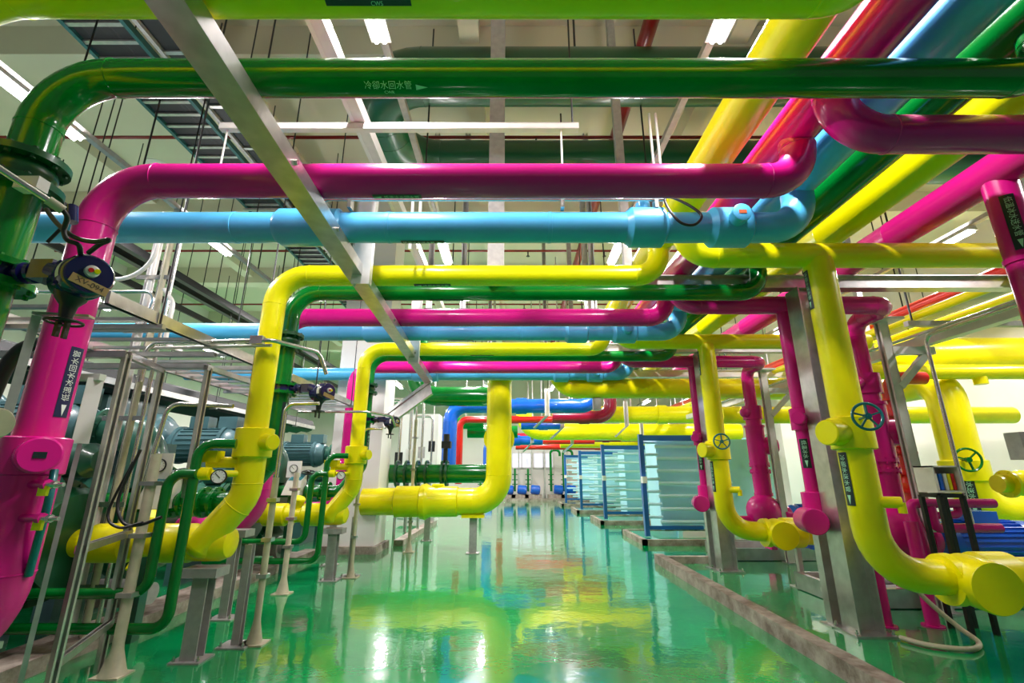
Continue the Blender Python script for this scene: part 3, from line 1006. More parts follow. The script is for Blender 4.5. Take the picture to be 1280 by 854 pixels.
def ladder(name, label, x0, x1, y0, y1, z, step, railm, rungm, cables=0, railh=0.1, hang=None, hstep=2.0, rungw=0.05):
    t = thing(name, label, 'cable ladder', (x0, y0, z), 'cable ladders')
    for x, nm in ((x0, 'side_rail'), (x1, 'side_rail')):
        b = MB().bar((x, y0, z + railh / 2), (x, y1, z + railh / 2), 0.03, railh, (0, 0, 1))
        b.bar((x, y0, z + 0.003), (x, y1, z + 0.003), 0.05, 0.006, (0, 0, 1))
        b.build(nm, railm, t)
    n = int((y1 - y0) / step)
    for i in range(n):
        y = y0 + step * (i + 0.5)
        MB().bar((x0, y, z + 0.03), (x1, y, z + 0.03), rungw, 0.025, (0, 0, 1)).build('rung', rungm, t)
    if cables > 5:
        MB().box((x0 + 0.03, y0, z + 0.05), (x1 - 0.03, y1, z + 0.07)).build('tray_liner', 'cable', t)
    if cables:
        b = MB()
        for i in range(cables):
            x = x0 + 0.06 + (x1 - x0 - 0.12) * (i + 0.5) / cables
            p = [(x + random.uniform(-.012, .012), y0 + (y1 - y0) * q / 9, z + 0.085 + random.uniform(0, .03)) for q in range(10)]
            b.curve(p, (x1 - x0) / cables * 0.56, 8, 2)
        o = b.build('cable_bundle', 'cable', t)
        o['kind'] = 'stuff'
    if hang:
        y = y0 + 0.5
        while y < y1:
            for x in (x0 - 0.03, x1 + 0.03):
                MB().cyl((x, y, z), (x, y, hang), 0.009, 6).build('hanger_rod', 'black', t)
            MB().bar((x0 - 0.07, y, z - 0.02), (x1 + 0.07, y, z - 0.02), 0.045, 0.04, (0, 0, 1)).build('cross_support', 'steel', t)
            y += hstep
    return t


ladder('cable_ladder', 'black-filled cable ladder high at upper left, left one of a pair', -5.30, -4.58, 1.5, 14, 6.6, 0.24, 'tealrail', 'steel', 9, hang=ZC - .3, hstep=3.1)
ladder('cable_ladder', 'black-filled cable ladder high at upper left, right one of a pair', -4.42, -3.64, 1.5, 14, 6.6, 0.9, 'grey', 'steel', 9, hang=ZC - .3, hstep=3.1)
ladder('cable_ladder', 'pale low cable ladder over the green machines at left', -4.25, -2.98, 3.2, 9.6, 2.70, 0.30, 'steel', 'steel', 0, hang=ZC - .3, hstep=1.6)
ladder('cable_ladder', 'second low cable ladder further out over the machines at far left', -7.4, -6.3, 3.6, 15, 2.85, 0.32, 'steel', 'steel', 3, hang=ZC - .3, hstep=1.9)
for i, (x, z) in enumerate(((-6.15, 5.0), (-6.45, 5.0), (-7.4, 5.05))):
    t = thing('busway', 'dark busbar duct running away at upper left, %s' % ('inner one of the pair', 'outer one of the pair', 'thin one beyond the pair')[i], 'busbar duct', (x, 2, z), 'dark busbar ducts')
    MB().bar((x, 1, z), (x, 22, z), 0.11 if i < 2 else 0.05, 0.13, (0, 0, 1)).build('duct', 'black', t)
    for q in range(6):
        MB().cyl((x, 3 + q * 3, z), (x, 3 + q * 3, ZC - .3), 0.009, 6).build('hanger_rod', 'black', t)
# dark hanger rods and channels seen between the crossings
for i, (x, y) in enumerate(((-1.52, 8.0), (-0.9, 8.0), (1.5, 8.0), (2.8, 8.2), (0.9, 12), (-0.6, 12), (3.6, 12))):
    t = thing('drop_channel', 'dark drop channel hanging beyond the big green pipe, %s' % ('leftmost', 'left of the square post', 'right of the square post', 'behind the yellow header', 'far right one', 'far left one', 'farthest right')[i], 'hanger post', (x, y, 4.6), 'dark drop channels')
    b = MB()
    channel(b, (x, y, 4.4), (x, y, ZC), 0.10, 0.06, (0, -1, 0))
    b.build('channel', 'grey', t)
    MB().box((x - .08, y - .05, 4.36), (x + .08, y + .05, 4.4)).build('foot_plate', 'black', t)
t = thing('drop_conduit', 'pair of pale conduits dropping from the lights above the yellow header', 'conduit', (1.46, 4.0, 3.9))
for dx in (0, 0.07):
    MB().cyl((1.46 + dx, 4.1, 3.9), (1.46 + dx, 4.1, 5.2), 0.014, 8).build('conduit', 'alu', t)
t = thing('drop_conduit', 'pair of pale conduits curving down behind the first magenta pipe, left of middle', 'conduit', (-1.0, 4.0, 3.6))
for dx in (0, 0.08):
    MB().pipe([(-1.02 + dx, 4.2, 3.65), (-1.02 + dx, 4.2, 4.72), (-1.02 + dx, 6.0, 4.72)], 0.016, 0.2, 8).build('conduit', 'alu', t)

# ================================================================== STEEL FRAMES ON THE RIGHT
for i, y in enumerate((5.15, 8.15)):
    t = thing('steel_column', ('grey steel H column standing on the floor behind the big yellow drop', 'grey steel H column hidden behind the second yellow drop')[i], 'steel column', (3.45, y, 0), 'steel H columns on the right')
    b = MB()
    for s in (-1, 1):
        b.bar((3.45 + s * 0.12, y, 0.02), (3.45 + s * 0.12, y, 3.6), 0.014, 0.25, (0, 1, 0))
    b.bar((3.45, y, 0.02), (3.45, y, 3.6), 0.23, 0.01, (0, 1, 0))
    b.build('shaft', 'steel', t)
    MB().box((3.25, y - 0.19, 0), (3.65, y + 0.19, 0.022)).build('base_plate', 'steel', t)
    for sx in (-0.17, 0.17):
        for sy in (-0.15, 0.15):
            MB().rev((3.45 + sx, y + sy, 0.02), (0, 0, 1), [(0, 0.018), (0.03, 0.018), (0.03, 0.009), (0.05, 0.009)], 6).build('anchor_bolt', 'bright', t)
for i, y in enumerate((5.15, 8.15, 10.4)):
    t = thing('steel_beam', ('grey steel beam crossing under the headers on the H column', 'second steel beam crossing under the headers behind the lower yellow pipe', 'farthest steel beam crossing under the end of the headers')[i], 'steel beam', (3.8, y, 3.6), 'steel beams under the headers')
    b = MB()
    hbeam(b, (1.35 if i < 2 else 1.9, y, 3.69), (6.6, y, 3.69), 0.14, 0.165)
    b.build('beam', 'alu' if i else 'steel', t)
    for x in (1.4, 6.5):
        MB().box((x - 0.05, y - 0.05, 3.775), (x + 0.05, y + 0.05, ZC - .3)).build('hanger_post', 'grey', t)

for i, y in enumerate((5.8, 8.8)):
    t = thing('bracket_post', ('pale steel post with a triangular arm, right of the big yellow drop', 'pale steel post with a triangular arm, behind the round magenta pump')[i], 'support post', (4.84, y, 0), 'pale posts with triangular arms')
    b = MB()
    channel(b, (4.84, y, 0.02), (4.84, y, 3.40), 0.10, 0.10, (-1, -0.0, 0), 0.012, 0.03)
    b.build('post', 'alu', t)
    MB().box((4.74, y - 0.1, 0), (4.94, y + 0.1, 0.02)).build('base_plate', 'steel', t)
    MB().box((4.72, y - 0.2, 3.40), (5.0, y + 0.06, 3.43)).build('top_plate', 'alu', t)
    MB().bar((4.88, y - 0.02, 3.02), (5.42, y - 0.02, 3.02), 0.08, 0.10, (0, 0, 1)).build('arm', 'alu', t)
    MB().bar((4.88, y - 0.02, 2.55), (5.32, y - 0.02, 2.98), 0.08, 0.08, (0, 0, 1)).build('diagonal_brace', 'alu', t)
t = thing('tray_channel', 'pale channel running away on the triangular arms at right', 'channel', (5.28, 3.2, 3.07))
b = MB()
channel(b, (5.28, 3.0, 3.13), (5.28, 14, 3.13), 0.12, 0.12, (0, 0, 1), 0.008, 0.02)
b.build('channel', 'alu', t)
MB().cyl((5.16, 3.0, 3.20), (5.16, 13, 3.20), 0.02, 10).build('conduit', 'bright', t)
MB().pipe([(5.10, 5.5, 0.9), (5.10, 5.5, 3.14), (5.10, 3.0, 3.14)], 0.022, 0.12, 10).build('drop_conduit', 'bright', t)
t = thing('long_rail_frame', 'yellow-edged long rail running away at right above the pumps', 'rail', (6.3, 3, 4))
for x, z, m_ in ((6.0, 3.75, 'yellow'), (6.5, 3.9, 'grey'), (7.2, 3.95, 'yellow'), (6.8, 4.2, 'red'), (8.2, 4.6, 'grey')):
    if m_ == 'grey':
        MB().bar((x, 3.5, z), (x, 22, z), 0.22, 0.14, (0, 0, 1)).build('rail', m_, t)
    else:
        MB().cyl((x, 3.5, z), (x, 22, z), 0.06 if m_ == 'yellow' else 0.09, 14).build('slim_pipe', m_, t)
for y in (6.5, 9.5, 12.5):
    MB().bar((5.8, y, 3.62), (8.6, y, 3.62), 0.08, 0.08, (0, 0, 1)).build('cross_bar', 'grey', t)
    for x in (5.9, 8.5):
        MB().cyl((x, y, 3.6), (x, y, ZC - .3), 0.014, 8).build('hanger_rod', 'black', t)

# curbs
def curb(name, label, pts, w, h):
    t = thing(name, label, 'curb', pts[0], 'worn curbs on the floor')
    for i in range(len(pts) - 1):
        p, q = Vector(pts[i]), Vector(pts[i + 1])
        b = MB().bar(p + Vector((0, 0, h / 2)), q + Vector((0, 0, h / 2)), w, h, (0, 0, 1))
        b.build('curb_run', 'curb', t)
    return t


curb('floor_curb', 'worn concrete curb running from the lower right corner to the aisle', [(2.58, 1.2, 0), (2.58, 8.9, 0)], 0.15, 0.14)
curb('floor_curb', 'short far end of the right curb in front of the skid', [(2.66, 8.85, 0), (3.84, 8.85, 0)], 0.12, 0.11)
curb('floor_curb', 'worn timber-like curb along the foot of the green machines at left', [(-3.82, 1.6, 0), (-3.82, 9.6, 0)], 0.26, 0.12)
curb('floor_curb', 'inner low ledge beside the left curb under the machines', [(-4.15, 1.6, 0), (-4.15, 9.6, 0)], 0.2, 0.07)
curb('floor_curb', 'curb past the white column on the left of the aisle', [(-2.45, 10.8, 0), (-2.45, 15.5, 0)], 0.2, 0.12)

# ================================================================== PUMP SETS ON THE RIGHT
for i, y in enumerate((6.0, 9.05)):
    t = thing('pump_skid', ('steel channel skid on the floor behind the steel column', 'steel channel skid under the round magenta pump')[i], 'pump base', (5, y, 0), 'pump skids')
    b = MB()
    for yy in (y, y + 0.95):
        channel(b, (3.86, yy, 0.11), (6.4, yy, 0.11), 0.2, 0.06, (0, -1 if yy > y else 1, 0), 0.012, 0.02)
    for xx in (3.89, 6.37):
        channel(b, (xx, y, 0.11), (xx, y + 0.95, 0.11), 0.2, 0.06, (1 if xx < 5 else -1, 0, 0), 0.012, 0.02)
    b.build('channel_frame', 'steel', t)
    MB().box((3.9, y + 0.03, 0.02), (6.35, y + 0.92, 0.06)).build('drip_pan', 'alu', t)
    MB().rev((3.83, y + 0.35, 0.12), (1, 0, 0), [(0, 0.035), (0.01, 0.035)], 16).build('badge', 'white', t)
    MB().cyl((3.87, y - 0.04, 0.03), (3.87, y - 0.1, 0.03), 0.025, 10).build('drain_plug', 'yellow', t)
    t = thing('pump_motor', ('big blue ribbed electric motor behind the black frame at right', 'blue ribbed electric motor beside the round magenta pump')[i], 'motor', (5.6, y + 0.1, 0.2), 'blue pump motors')
    b = MB()
    n = 48
    b.rev((5.2, y + 0.1, 0.68), (1, 0, 0), [(0, 0.18), (0.0, 0.26), (0.08, 0.27), (0.08, 0.25), (0.9, 0.25), (0.9, 0.27), (1.15, 0.26), (1.2, 0.2)], 36)
    for q in range(30):
        th = 2 * PI * q / 30
        d = Vector((0, math.cos(th), math.sin(th)))
        c = Vector((5.28, y + 0.1, 0.68)) + d * 0.26
        b.bar(c, c + Vector((0.82, 0, 0)), 0.008, 0.035, d)
    b.build('motor_body', 'blue', t)
    MB().box((5.5, y - 0.05, 0.9), (5.85, y + 0.25, 1.06)).build('terminal_box', 'blue', t)
    for xx in (5.4, 6.0):
        MB().box((xx - 0.06, y - 0.13, 0.2), (xx + 0.06, y + 0.33, 0.46)).build('foot', 'blue', t)
    MB().cyl((5.05, y + 0.05, 0.68), (5.2, y + 0.08, 0.68), 0.06, 16).build('shaft', 'bright', t)

t = thing('small_magenta_manifold', 'small magenta pipe loop standing in front of the blue motor', 'pipe', (4.45, 5.6, 0.2))
MB().pipe([(4.55, 5.5, 0.45), (4.45, 5.5, 1.18), (5.4, 5.5, 1.18)], 0.05, 0.06, 16).build('upper_pipe', 'magenta', t)
MB().pipe([(4.65, 5.52, 1.05), (4.72, 5.52, 1.05), (5.0, 5.52, 1.06), (5.0, 5.52, 1.18)], 0.04, 0.05, 14).build('middle_pipe', 'magenta', t)
MB().pipe([(4.68, 5.5, 1.15), (4.68, 5.5, 0.92), (5.4, 5.5, 0.92)], 0.05, 0.06, 16).build('lower_pipe', 'magenta', t)
for x in (3.82, 4.30):
    t = thing('magenta_pipe_stub', 'magenta floor stub under the big yellow run, %s' % ('next to the steel column' if x < 4 else 'right one of two'), 'pipe', (x, 5.3, 0), 'magenta floor stubs')
    MB().cyl((x, 5.35, 0.015), (x, 5.35, 1.0), 0.062, 20).build('pipe', 'magenta', t)
    MB().cyl((x, 5.35, 0), (x, 5.35, 0.015), 0.1, 20).build('floor_flange', 'magenta', t)

t = thing('box_stand', 'black angle-iron frame carrying a grey open box at right', 'equipment stand', (4.55, 5.2, 0))
for x in (4.44, 4.68):
    for y in (5.08, 5.30):
        MB().bar((x, y, 0.0), (x, y, 1.28), 0.04, 0.04, (0, 1, 0)).build('leg', 'black', t)
b = MB()
for y in (5.08, 5.30):
    b.bar((4.44, y, 1.28), (4.68, y, 1.28), 0.04, 0.04, (0, 0, 1))
for x in (4.44, 4.68):
    b.bar((x, 5.08, 1.28), (x, 5.30, 1.28), 0.04, 0.04, (0, 0, 1))
b.build('top_frame', 'black', t)
b = MB()
b.box((4.42, 5.06, 1.31), (4.70, 5.30, 1.33)).box((4.42, 5.28, 1.33), (4.70, 5.30, 1.58)).box((4.42, 5.06, 1.33), (4.435, 5.28, 1.58)).box((4.685, 5.06, 1.33), (4.70, 5.28, 1.58)).box((4.42, 5.06, 1.565), (4.70, 5.30, 1.58))
b.build('open_box', 'alu', t)
for x, m_ in ((4.47, 'white'), (4.52, 'blue'), (4.57, 'white'), (4.61, 'yellow'), (4.65, 'red')):
    MB().box((x - 0.016, 5.1, 1.335), (x + 0.016, 5.24, 1.50)).build('folder', m_, t)

for i, (x, y, zt, bx) in enumerate(((4.65, 4.3, 1.62, 0.11), (4.86, 4.05, 1.65, 0.12), (5.0, 4.75, 1.25, 0.0))):
    t = thing('instrument_post', ('slotted steel post with a grey transmitter box at far right', 'outermost steel post with a grey box cut by the right edge', 'plain slotted post between the boxes at far right')[i], 'instrument post', (x, y, 0), 'instrument posts at far right')
    b = MB()
    channel(b, (x, y, 0.01), (x, y, zt), 0.045, 0.045, (-1, -1, 0), 0.005, 0.012)
    b.build('post', 'steel', t)
    MB().box((x - 0.08, y - 0.08, 0), (x + 0.08, y + 0.08, 0.012)).build('base_plate', 'steel', t)
    if bx:
        MB().box((x - bx, y - 0.08, zt), (x + bx, y + 0.06, zt + 0.24)).build('transmitter_box', 'grey', t)
        MB().cyl((x, y - 0.08, zt + 0.12), (x, y - 0.14, zt + 0.12), 0.05, 16).build('sensor_cap', 'black', t)
        MB().cyl((x + 0.02, y - 0.14, zt + 0.10), (x + 0.02, y - 0.17, zt + 0.10), 0.02, 10).build('port', 'bright', t)
    MB().box((x - 0.05, y - 0.05, 0.95), (x + 0.12, y - 0.02, 0.99)).build('clamp_plate', 'alu', t)
t = thing('run_stand', 'dark steel stand under the capped yellow run at the right edge', 'pipe stand', (4.15, 3.9, 0))
MB().bar((4.15, 4.0, 0.02), (4.15, 4.0, 0.48), 0.18, 0.18, (0, 1, 0)).build('post', 'grey', t)
MB().box((4.0, 3.85, 0), (4.3, 4.15, 0.02)).build('base_plate', 'steel', t)
MB().box((4.02, 3.88, 0.48), (4.28, 4.12, 0.52)).build('saddle', 'grey', t)
t = thing('floor_hose', 'cream hose curling on the floor from the steel column base', 'hose', (3.9, 4.9, 0))
MB().curve([(3.62, 4.92, 0.03), (3.72, 4.72, 0.028), (3.98, 4.62, 0.028), (4.22, 4.78, 0.03), (4.26, 5.0, 0.09), (4.15, 5.12, 0.25), (4.02, 5.16, 0.42)], 0.022).build('hose', 'cream', t)
t = thing('steel_pipe_leg', 'steel post under the capped end of the second yellow run', 'pipe stand', (4.0, 7.0, 0))
MB().bar((4.0, 7.05, 0.012), (4.0, 7.05, 0.56), 0.06, 0.06, (0, 1, 0)).build('post', 'alu', t)
MB().box((3.88, 6.93, 0), (4.12, 7.17, 0.012)).build('base_plate', 'alu', t)

# red and yellow pipes behind the pump sets
t = thing('red_water_pipe', 'bright red pipe with a valve standing behind the pale post at right', 'pipe', (6.0, 7.2, 1))
MB().pipe([(5.9, 7.2, 0.6), (5.9, 7.2, 2.95), (6.5, 7.2, 2.95)], 0.1, 0.25, 24).build('pipe', 'red', t)
for z in (1.25, 1.5, 1.8, 2.35, 2.6):
    MB().flange((5.9, 7.2, z), (0, 0, 1), 0.18, 0.03, 8).build('flange', 'red', t)
MB().rev((5.9, 7.2, 1.25), (0, 0, 1), [(0, 0.12), (0.12, 0.17), (0.25, 0.12)], 20).build('valve_body', 'red', t)
b = MB().ball((5.6, 7.05, 1.9), 0.09)
b.cyl((5.6, 7.05, 1.9), (5.9, 7.2, 1.9), 0.03, 10)
b.build('float_ball', 'red', t)
t = thing('big_yellow_return', 'fat yellow pipe with a teal wheel arching down at far right', 'pipe', (7.7, 8.3, 0.8))
MB().pipe([(7.8, 12.0, 3.15), (7.8, 8.3, 3.15), (7.8, 8.3, 0.9), (9.8, 8.3, 0.9)], 0.29, [0.42, 0.5], 36).build('pipe', 'yellow', t)
collar(t, 'yellow', (7.8, 8.3, 1.55), 0.34, 0.34, None)
handwheel(t, (7.53, 7.9, 1.72), (-0.3, -1, 0), 0.18, m='green', spokes=3, stem=0.2)
pipe_label(t, '冷卻水送水管', None, (7.8, 8.3, 1.2), (0, 0, -1), (-0.9, -1, 0), 0.29, 0.09, 1)
t = thing('yellow_branch_pipe', 'yellow pipe dropping left of the fat yellow arch at right', 'pipe', (7.0, 9.2, 1))
MB().pipe([(7.0, 9.3, 2.75), (7.0, 9.3, 0.8)], 0.19, None, 28).build('pipe', 'yellow', t)
collar(t, 'yellow', (7.0, 9.3, 2.62), 0.25, 0.2, None)
collar(t, 'yellow', (7.0, 9.3, 1.6), 0.26, 0.35, None)
t = thing('yellow_cross_main', 'fat yellow pipe crossing at upper right behind the pale channel', 'pipe', (9, 8.9, 3.5))
MB().pipe([(5.9, 8.9, 3.76), (12.8, 8.9, 3.76)], 0.34, None, 36).build('pipe', 'yellow', t)
t = thing('yellow_slim_main', 'slimmer yellow pipe crossing just below the fat yellow one at right', 'pipe', (9, 8.0, 3.0))
MB().pipe([(5.7, 8.0, 3.22), (10.5, 8.0, 3.22)], 0.13, None, 28).build('pipe', 'yellow', t)
MB().cyl((8.2, 8.0, 3.0), (8.2, 8.0, 3.2), 0.1, 18).build('branch_stub', 'yellow', t)
t = thing('yellow_low_main', 'low yellow pipe crossing behind the posts at far right', 'pipe', (8, 6.8, 1.2))
b = MB().pipe([(6.9, 6.9, 1.36), (12.5, 6.9, 1.36)], 0.12, None, 24)
b.build('pipe', 'yellow', t)
b = MB()
for x in (7.05, 7.5):
    b.flange((x, 6.9, 1.36), (1, 0, 0), 0.19, 0.04, 8)
b.ball((7.27, 6.9, 1.37), 0.18)
b.build('valve_body', 'yellow', t)
t = thing('yellow_ball_valve', 'small yellow ball valve at the lower right edge', 'valve', (4.35, 3.6, 0.7))
b = MB().ball((4.13, 3.75, 0.97), 0.085).cyl((4.13, 3.75, 0.88), (4.35, 3.8, 0.88), 0.045, 14)
b.build('valve_body', 'yellow', t)

# ================================================================== PLATE HEAT EXCHANGERS
def phe(i, y, x0):
    t = thing('plate_heat_exchanger', 'pale blue plate heat exchanger with a deep blue post, %s' % ('nearest of the row', 'second in the row', 'third in the row', 'farthest in the row')[i], 'heat exchanger', (x0, y, 0.1), 'plate heat exchangers')
    zt = 2.42
    MB().bar((x0, y, 0.12), (x0, y, zt), 0.10, 0.13, (0, 1, 0)).build('end_post', 'pheblue', t)
    MB().bar((x0 - .02, y, zt - 0.09), (x0 + 1.6, y, zt - 0.09), 0.11, 0.13, (0, 0, 1)).build('carrying_bar', 'pheblue', t)
    MB().bar((x0, y, 0.30), (x0 + 1.3, y, 0.30), 0.08, 0.08, (0, 0, 1)).build('guide_bar', 'pheblue', t)
    MB().bar((x0 - 0.052, y - 0.055, 1.36), (x0 + 0.052, y - 0.055, 1.36), 0.17, 0.15, (0, 0, 1)).build('rating_plate', 'white', t)
    px = x0 + (0.75 if i else 0.42)
    b = MB().box((px, y + 0.22, 0.22), (px + 0.06, y + 1.15, zt - 0.05))
    b.build('pressure_plate', 'phe', t)
    b = MB()
    n = 26 if i else 46
    for q in range(n):
        xx = px + 0.08 + q * 0.055
        b.box((xx, y + 0.30 + 0.008 * (q % 2), 0.26), (xx + 0.045, y + 1.08, zt - 0.12))
    b.build('plate_pack', 'phe', t)
    MB().box((px + 0.06, y + 0.27, 0.24), (px + (1.7 if i else 2.7), y + 0.285, zt - 0.1)).build('side_shroud', 'phe', t)
    xf = px + (1.56 if i else 2.65)
    MB().box((xf, y + 0.1, 0.0), (xf + 0.12, y + 1.25, zt)).build('frame_plate', 'phe', t)
    for q in range(7):
        z = 0.42 + q * 0.285
        j = 0.02 * (q % 2)
        MB().rev((x0 + 0.34 + j, y + 0.02, z), (1, 0, 0), [(0, 0.042), (1.75, 0.042)], 12).build('tie_bolt', 'phebar', t)
        MB().rev((x0 + 0.06, y + 0.10, z + 0.10), (1, 0, 0), [(0, 0.036), (0.36 + .3 * (i > 0), 0.036)], 10).build('tie_bolt', 'phebar', t)
    t = thing('exchanger_plinth', 'low concrete plinth under the plate heat exchanger, %s' % ('nearest of the row', 'second in the row', 'third in the row', 'farthest in the row')[i], 'plinth', (x0, y, 0), 'exchanger plinths')
    b = MB()
    xa, xb, ya, yb = x0 - 0.28, x0 + (3.4 if i else 3.9), y - 0.65, y + 1.4
    b.box((xa, ya, 0), (xb, ya + 0.1, 0.12)).box((xa, yb - 0.1, 0), (xb, yb, 0.12)).box((xa, ya, 0), (xa + 0.1, yb, 0.12)).box((xb - .1, ya, 0), (xb, yb, 0.12))
    b.build('rim', 'curb', t)
    MB().box((xa + .1, ya + .1, 0), (xb - .1, yb - .1, 0.1)).build('deck', 'floor', t)


for i, (y, x0) in enumerate(((11.5, 3.12), (15.7, 2.98), (19.9, 2.82), (24.0, 2.65))):
    phe(i, y, x0)

# ================================================================== BIG PIPES BEYOND THE LAST CROSSING
t = thing('big_yellow_riser', 'fat yellow pipe turning up from the floor run in the middle of the aisle', 'pipe', (-0.27, 9.8, 0.7))
MB().pipe([(-3.0, 9.87, 0.96), (-0.27, 9.87, 0.96), (-0.27, 9.87, 3.75), (0.45, 9.87, 3.75)], 0.262, [0.5, 0.4], 40, seam=0.004).build('pipe', 'yellow', t)
b = MB().rev((-2.35, 9.87, 0.96), (1, 0, 0), [(0, 0.262), (0.02, 0.30), (0.5, 0.30), (0.52, 0.262)], 36)
b.rev((-1.85, 9.87, 0.96), (1, 0, 0), [(0, 0.262), (0.02, 0.33), (0.12, 0.35), (0.2, 0.30), (0.75, 0.29), (0.77, 0.262)], 36)
b.cyl((-1.5, 9.87, 1.1), (-1.5, 9.87, 1.30), 0.13, 20, 0.02)
b.build('valve_cover', 'yellow', t)
MB().rev((-0.27, 9.87, 2.2), (0, 1, 0), [(0, 0.32), (0.36, 0.32), (0.37, 0.30)], 32).build('inspection_cap', 'yellow', t)
MB().box((-1.0, 9.72, 0.66), (-0.55, 10.02, 0.72)).build('saddle', 'yellow', t)
t = thing('run_stand', 'grey post standing under the fat yellow floor run', 'pipe stand', (-0.77, 9.87, 0))
b = MB()
hbeam(b, (-0.77, 9.87, 0.014), (-0.77, 9.87, 0.66), 0.14, 0.14, 0.012, (0, 1, 0))
b.build('post', 'grey', t)
MB().box((-0.9, 9.75, 0), (-0.64, 9.99, 0.014)).build('base_plate', 'grey', t)

t = thing('big_green_valve_line', 'horizontal dark green pipe with flanged valve above the fat yellow run', 'pipe', (-2, 10.6, 1.3))
MB().pipe([(-3.9, 10.75, 1.5), (-0.2, 10.75, 1.5)], 0.20, None, 32).build('pipe', 'green', t)
for x in (-2.55, -2.35, -2.1, -1.9, -1.55, -1.45):
    MB().flange((x, 10.75, 1.5), (1, 0, 0), 0.29, 0.045, 12).build('flange', 'darkgreen', t)
b = MB().cyl((-1.5, 10.75, 1.75), (-1.5, 10.75, 2.1), 0.05, 12).box((-1.58, 10.62, 2.05), (-1.38, 10.85, 2.2)).cyl((-1.48, 10.7, 2.2), (-1.48, 10.7, 2.36), 0.07, 16)
b.build('actuator', 'black', t)
t = thing('big_green_main', 'large dark green pipe curving up left of the fat yellow riser', 'pipe', (-1.5, 11.2, 3.0))
MB().pipe([(-2.35, 11.2, 5.0), (-2.35, 11.2, 3.30), (-0.15, 11.2, 3.30)], 0.235, 0.55, 32).build('pipe', 'green', t)
t = thing('big_yellow_branch', 'fat yellow pipe crossing right below the last light blue crossing', 'pipe', (3, 9.75, 3.0))
MB().pipe([(0.98, 9.75, 4.2), (0.98, 9.75, 3.24), (6.8, 9.75, 3.24)], 0.21, 0.42, 36).build('pipe', 'yellow', t)
MB().box((1.7, 9.68, 2.78), (1.86, 9.8, 3.03)).build('drop_bracket', 'grey', t)
specs = [
    ('royal_blue_pipe', 'blue', 0.20, [(-1.72, 13, 1.3), (-1.72, 13, 3.32), (2.35, 13, 3.32), (2.35, 13, 4.4)], 'royal blue pipe arching up and across behind the fat yellow riser'),
    ('maroon_pipe', 'maroon', 0.19, [(1.2, 13.9, 3.12), (2.95, 13.9, 3.12), (2.95, 13.9, 4.3)], 'maroon pipe crossing just behind the royal blue arch'),
    ('red_pipe', 'red', 0.105, [(-1.62, 14.6, 1.2), (-1.62, 14.6, 3.12), (1.78, 14.6, 3.12)], 'bright red pipe arching inside the royal blue arch'),
    ('yellow_pipe', 'yellow', 0.26, [(2.2, 14.8, 3.3), (7.5, 14.8, 3.3)], 'yellow pipe crossing above the nearest heat exchanger'),
    ('royal_blue_pipe', 'blue', 0.15, [(0.3, 15.6, 3.05), (1.6, 15.6, 3.05)], 'short royal blue pipe just below the red one'),
    ('green_pipe', 'green', 0.22, [(-1.6, 17.0, 2.95), (0.2, 17.0, 2.95)], 'dark green pipe seen through the royal blue arch'),
    ('yellow_pipe', 'yellow', 0.30, [(0.45, 17.6, 4.0), (0.45, 17.6, 3.0), (8.5, 17.6, 3.0)], 'yellow pipe crossing above the second heat exchanger'),
    ('royal_blue_pipe', 'blue', 0.18, [(-0.95, 18.6, 1.0), (-0.95, 18.6, 2.75), (1.2, 18.6, 2.75)], 'smaller royal blue arch seen through the larger one'),
    ('red_pipe', 'red', 0.13, [(-0.5, 19.6, 1.0), (-0.5, 19.6, 2.8), (3.4, 19.6, 2.8)], 'smaller red arch seen through the blue one'),
    ('yellow_pipe', 'yellow', 0.26, [(2.0, 20.6, 3.15), (9, 20.6, 3.15)], 'yellow pipe crossing above the third heat exchanger'),
    ('maroon_pipe', 'maroon', 0.2, [(0.2, 21.8, 3.1), (9, 21.8, 3.1)], 'maroon pipe crossing far behind over the exchangers'),
    ('yellow_pipe', 'yellow', 0.28, [(2.4, 23.6, 3.0), (10, 23.6, 3.0)], 'yellow pipe crossing near the back wall'),
    ('red_pipe', 'red', 0.17, [(0.2, 26.5, 2.95), (10, 26.5, 2.95)], 'straight red pipe crossing in front of the back wall'),
    ('red_pipe', 'red', 0.15, [(3.6, 12.2, 3.62), (9.5, 12.2, 3.62)], 'red pipe crossing over the nearest heat exchanger on the right'),
    ('yellow_pipe', 'yellow', 0.28, [(5.2, 12.8, 3.75), (12, 12.8, 3.75)], 'yellow pipe crossing high behind the magenta pump pipe'),
    ('yellow_pipe', 'yellow', 0.2, [(5.0, 11.2, 2.85), (12, 11.2, 2.85)], 'yellow pipe crossing beside the pale bracket post'),
    ('green_pipe', 'green', 0.2, [(-3.5, 16.5, 3.2), (-1.0, 16.5, 3.2)], 'short dark green pipe far left behind the blue arch'),
    ('maroon_pipe', 'maroon', 0.16, [(3.0, 11.6, 3.5), (9, 11.6, 3.5)], 'maroon pipe crossing just beyond the headers end'),
]
for nm, m_, r, pts, lab in specs:
    t = thing(nm, lab, 'pipe', pts[0], 'far pipes beyond the crossings')
    MB().pipe(pts, r, r * 2.2, 24, seam=0.004).build('pipe', m_, t)
    hor = [(p, q) for p, q in zip(pts, pts[1:]) if abs(p[2] - q[2]) < 0.01][0]
    for f_ in (0.3, 0.75):
        x = hor[0][0] + (hor[1][0] - hor[0][0]) * f_
        MB().cyl((x, pts[0][1], hor[0][2] + r), (x, pts[0][1], ZC - .3), 0.02, 6).build('hanger_rod', 'steel', t)
    x = hor[0][0] + (hor[1][0] - hor[0][0]) * 0.45
    MB().rev((x, hor[0][1], hor[0][2]), (1, 0, 0), [(0, r * 1.15), (0.3, r * 1.15)], 24).build('pipe_band', m_, t)
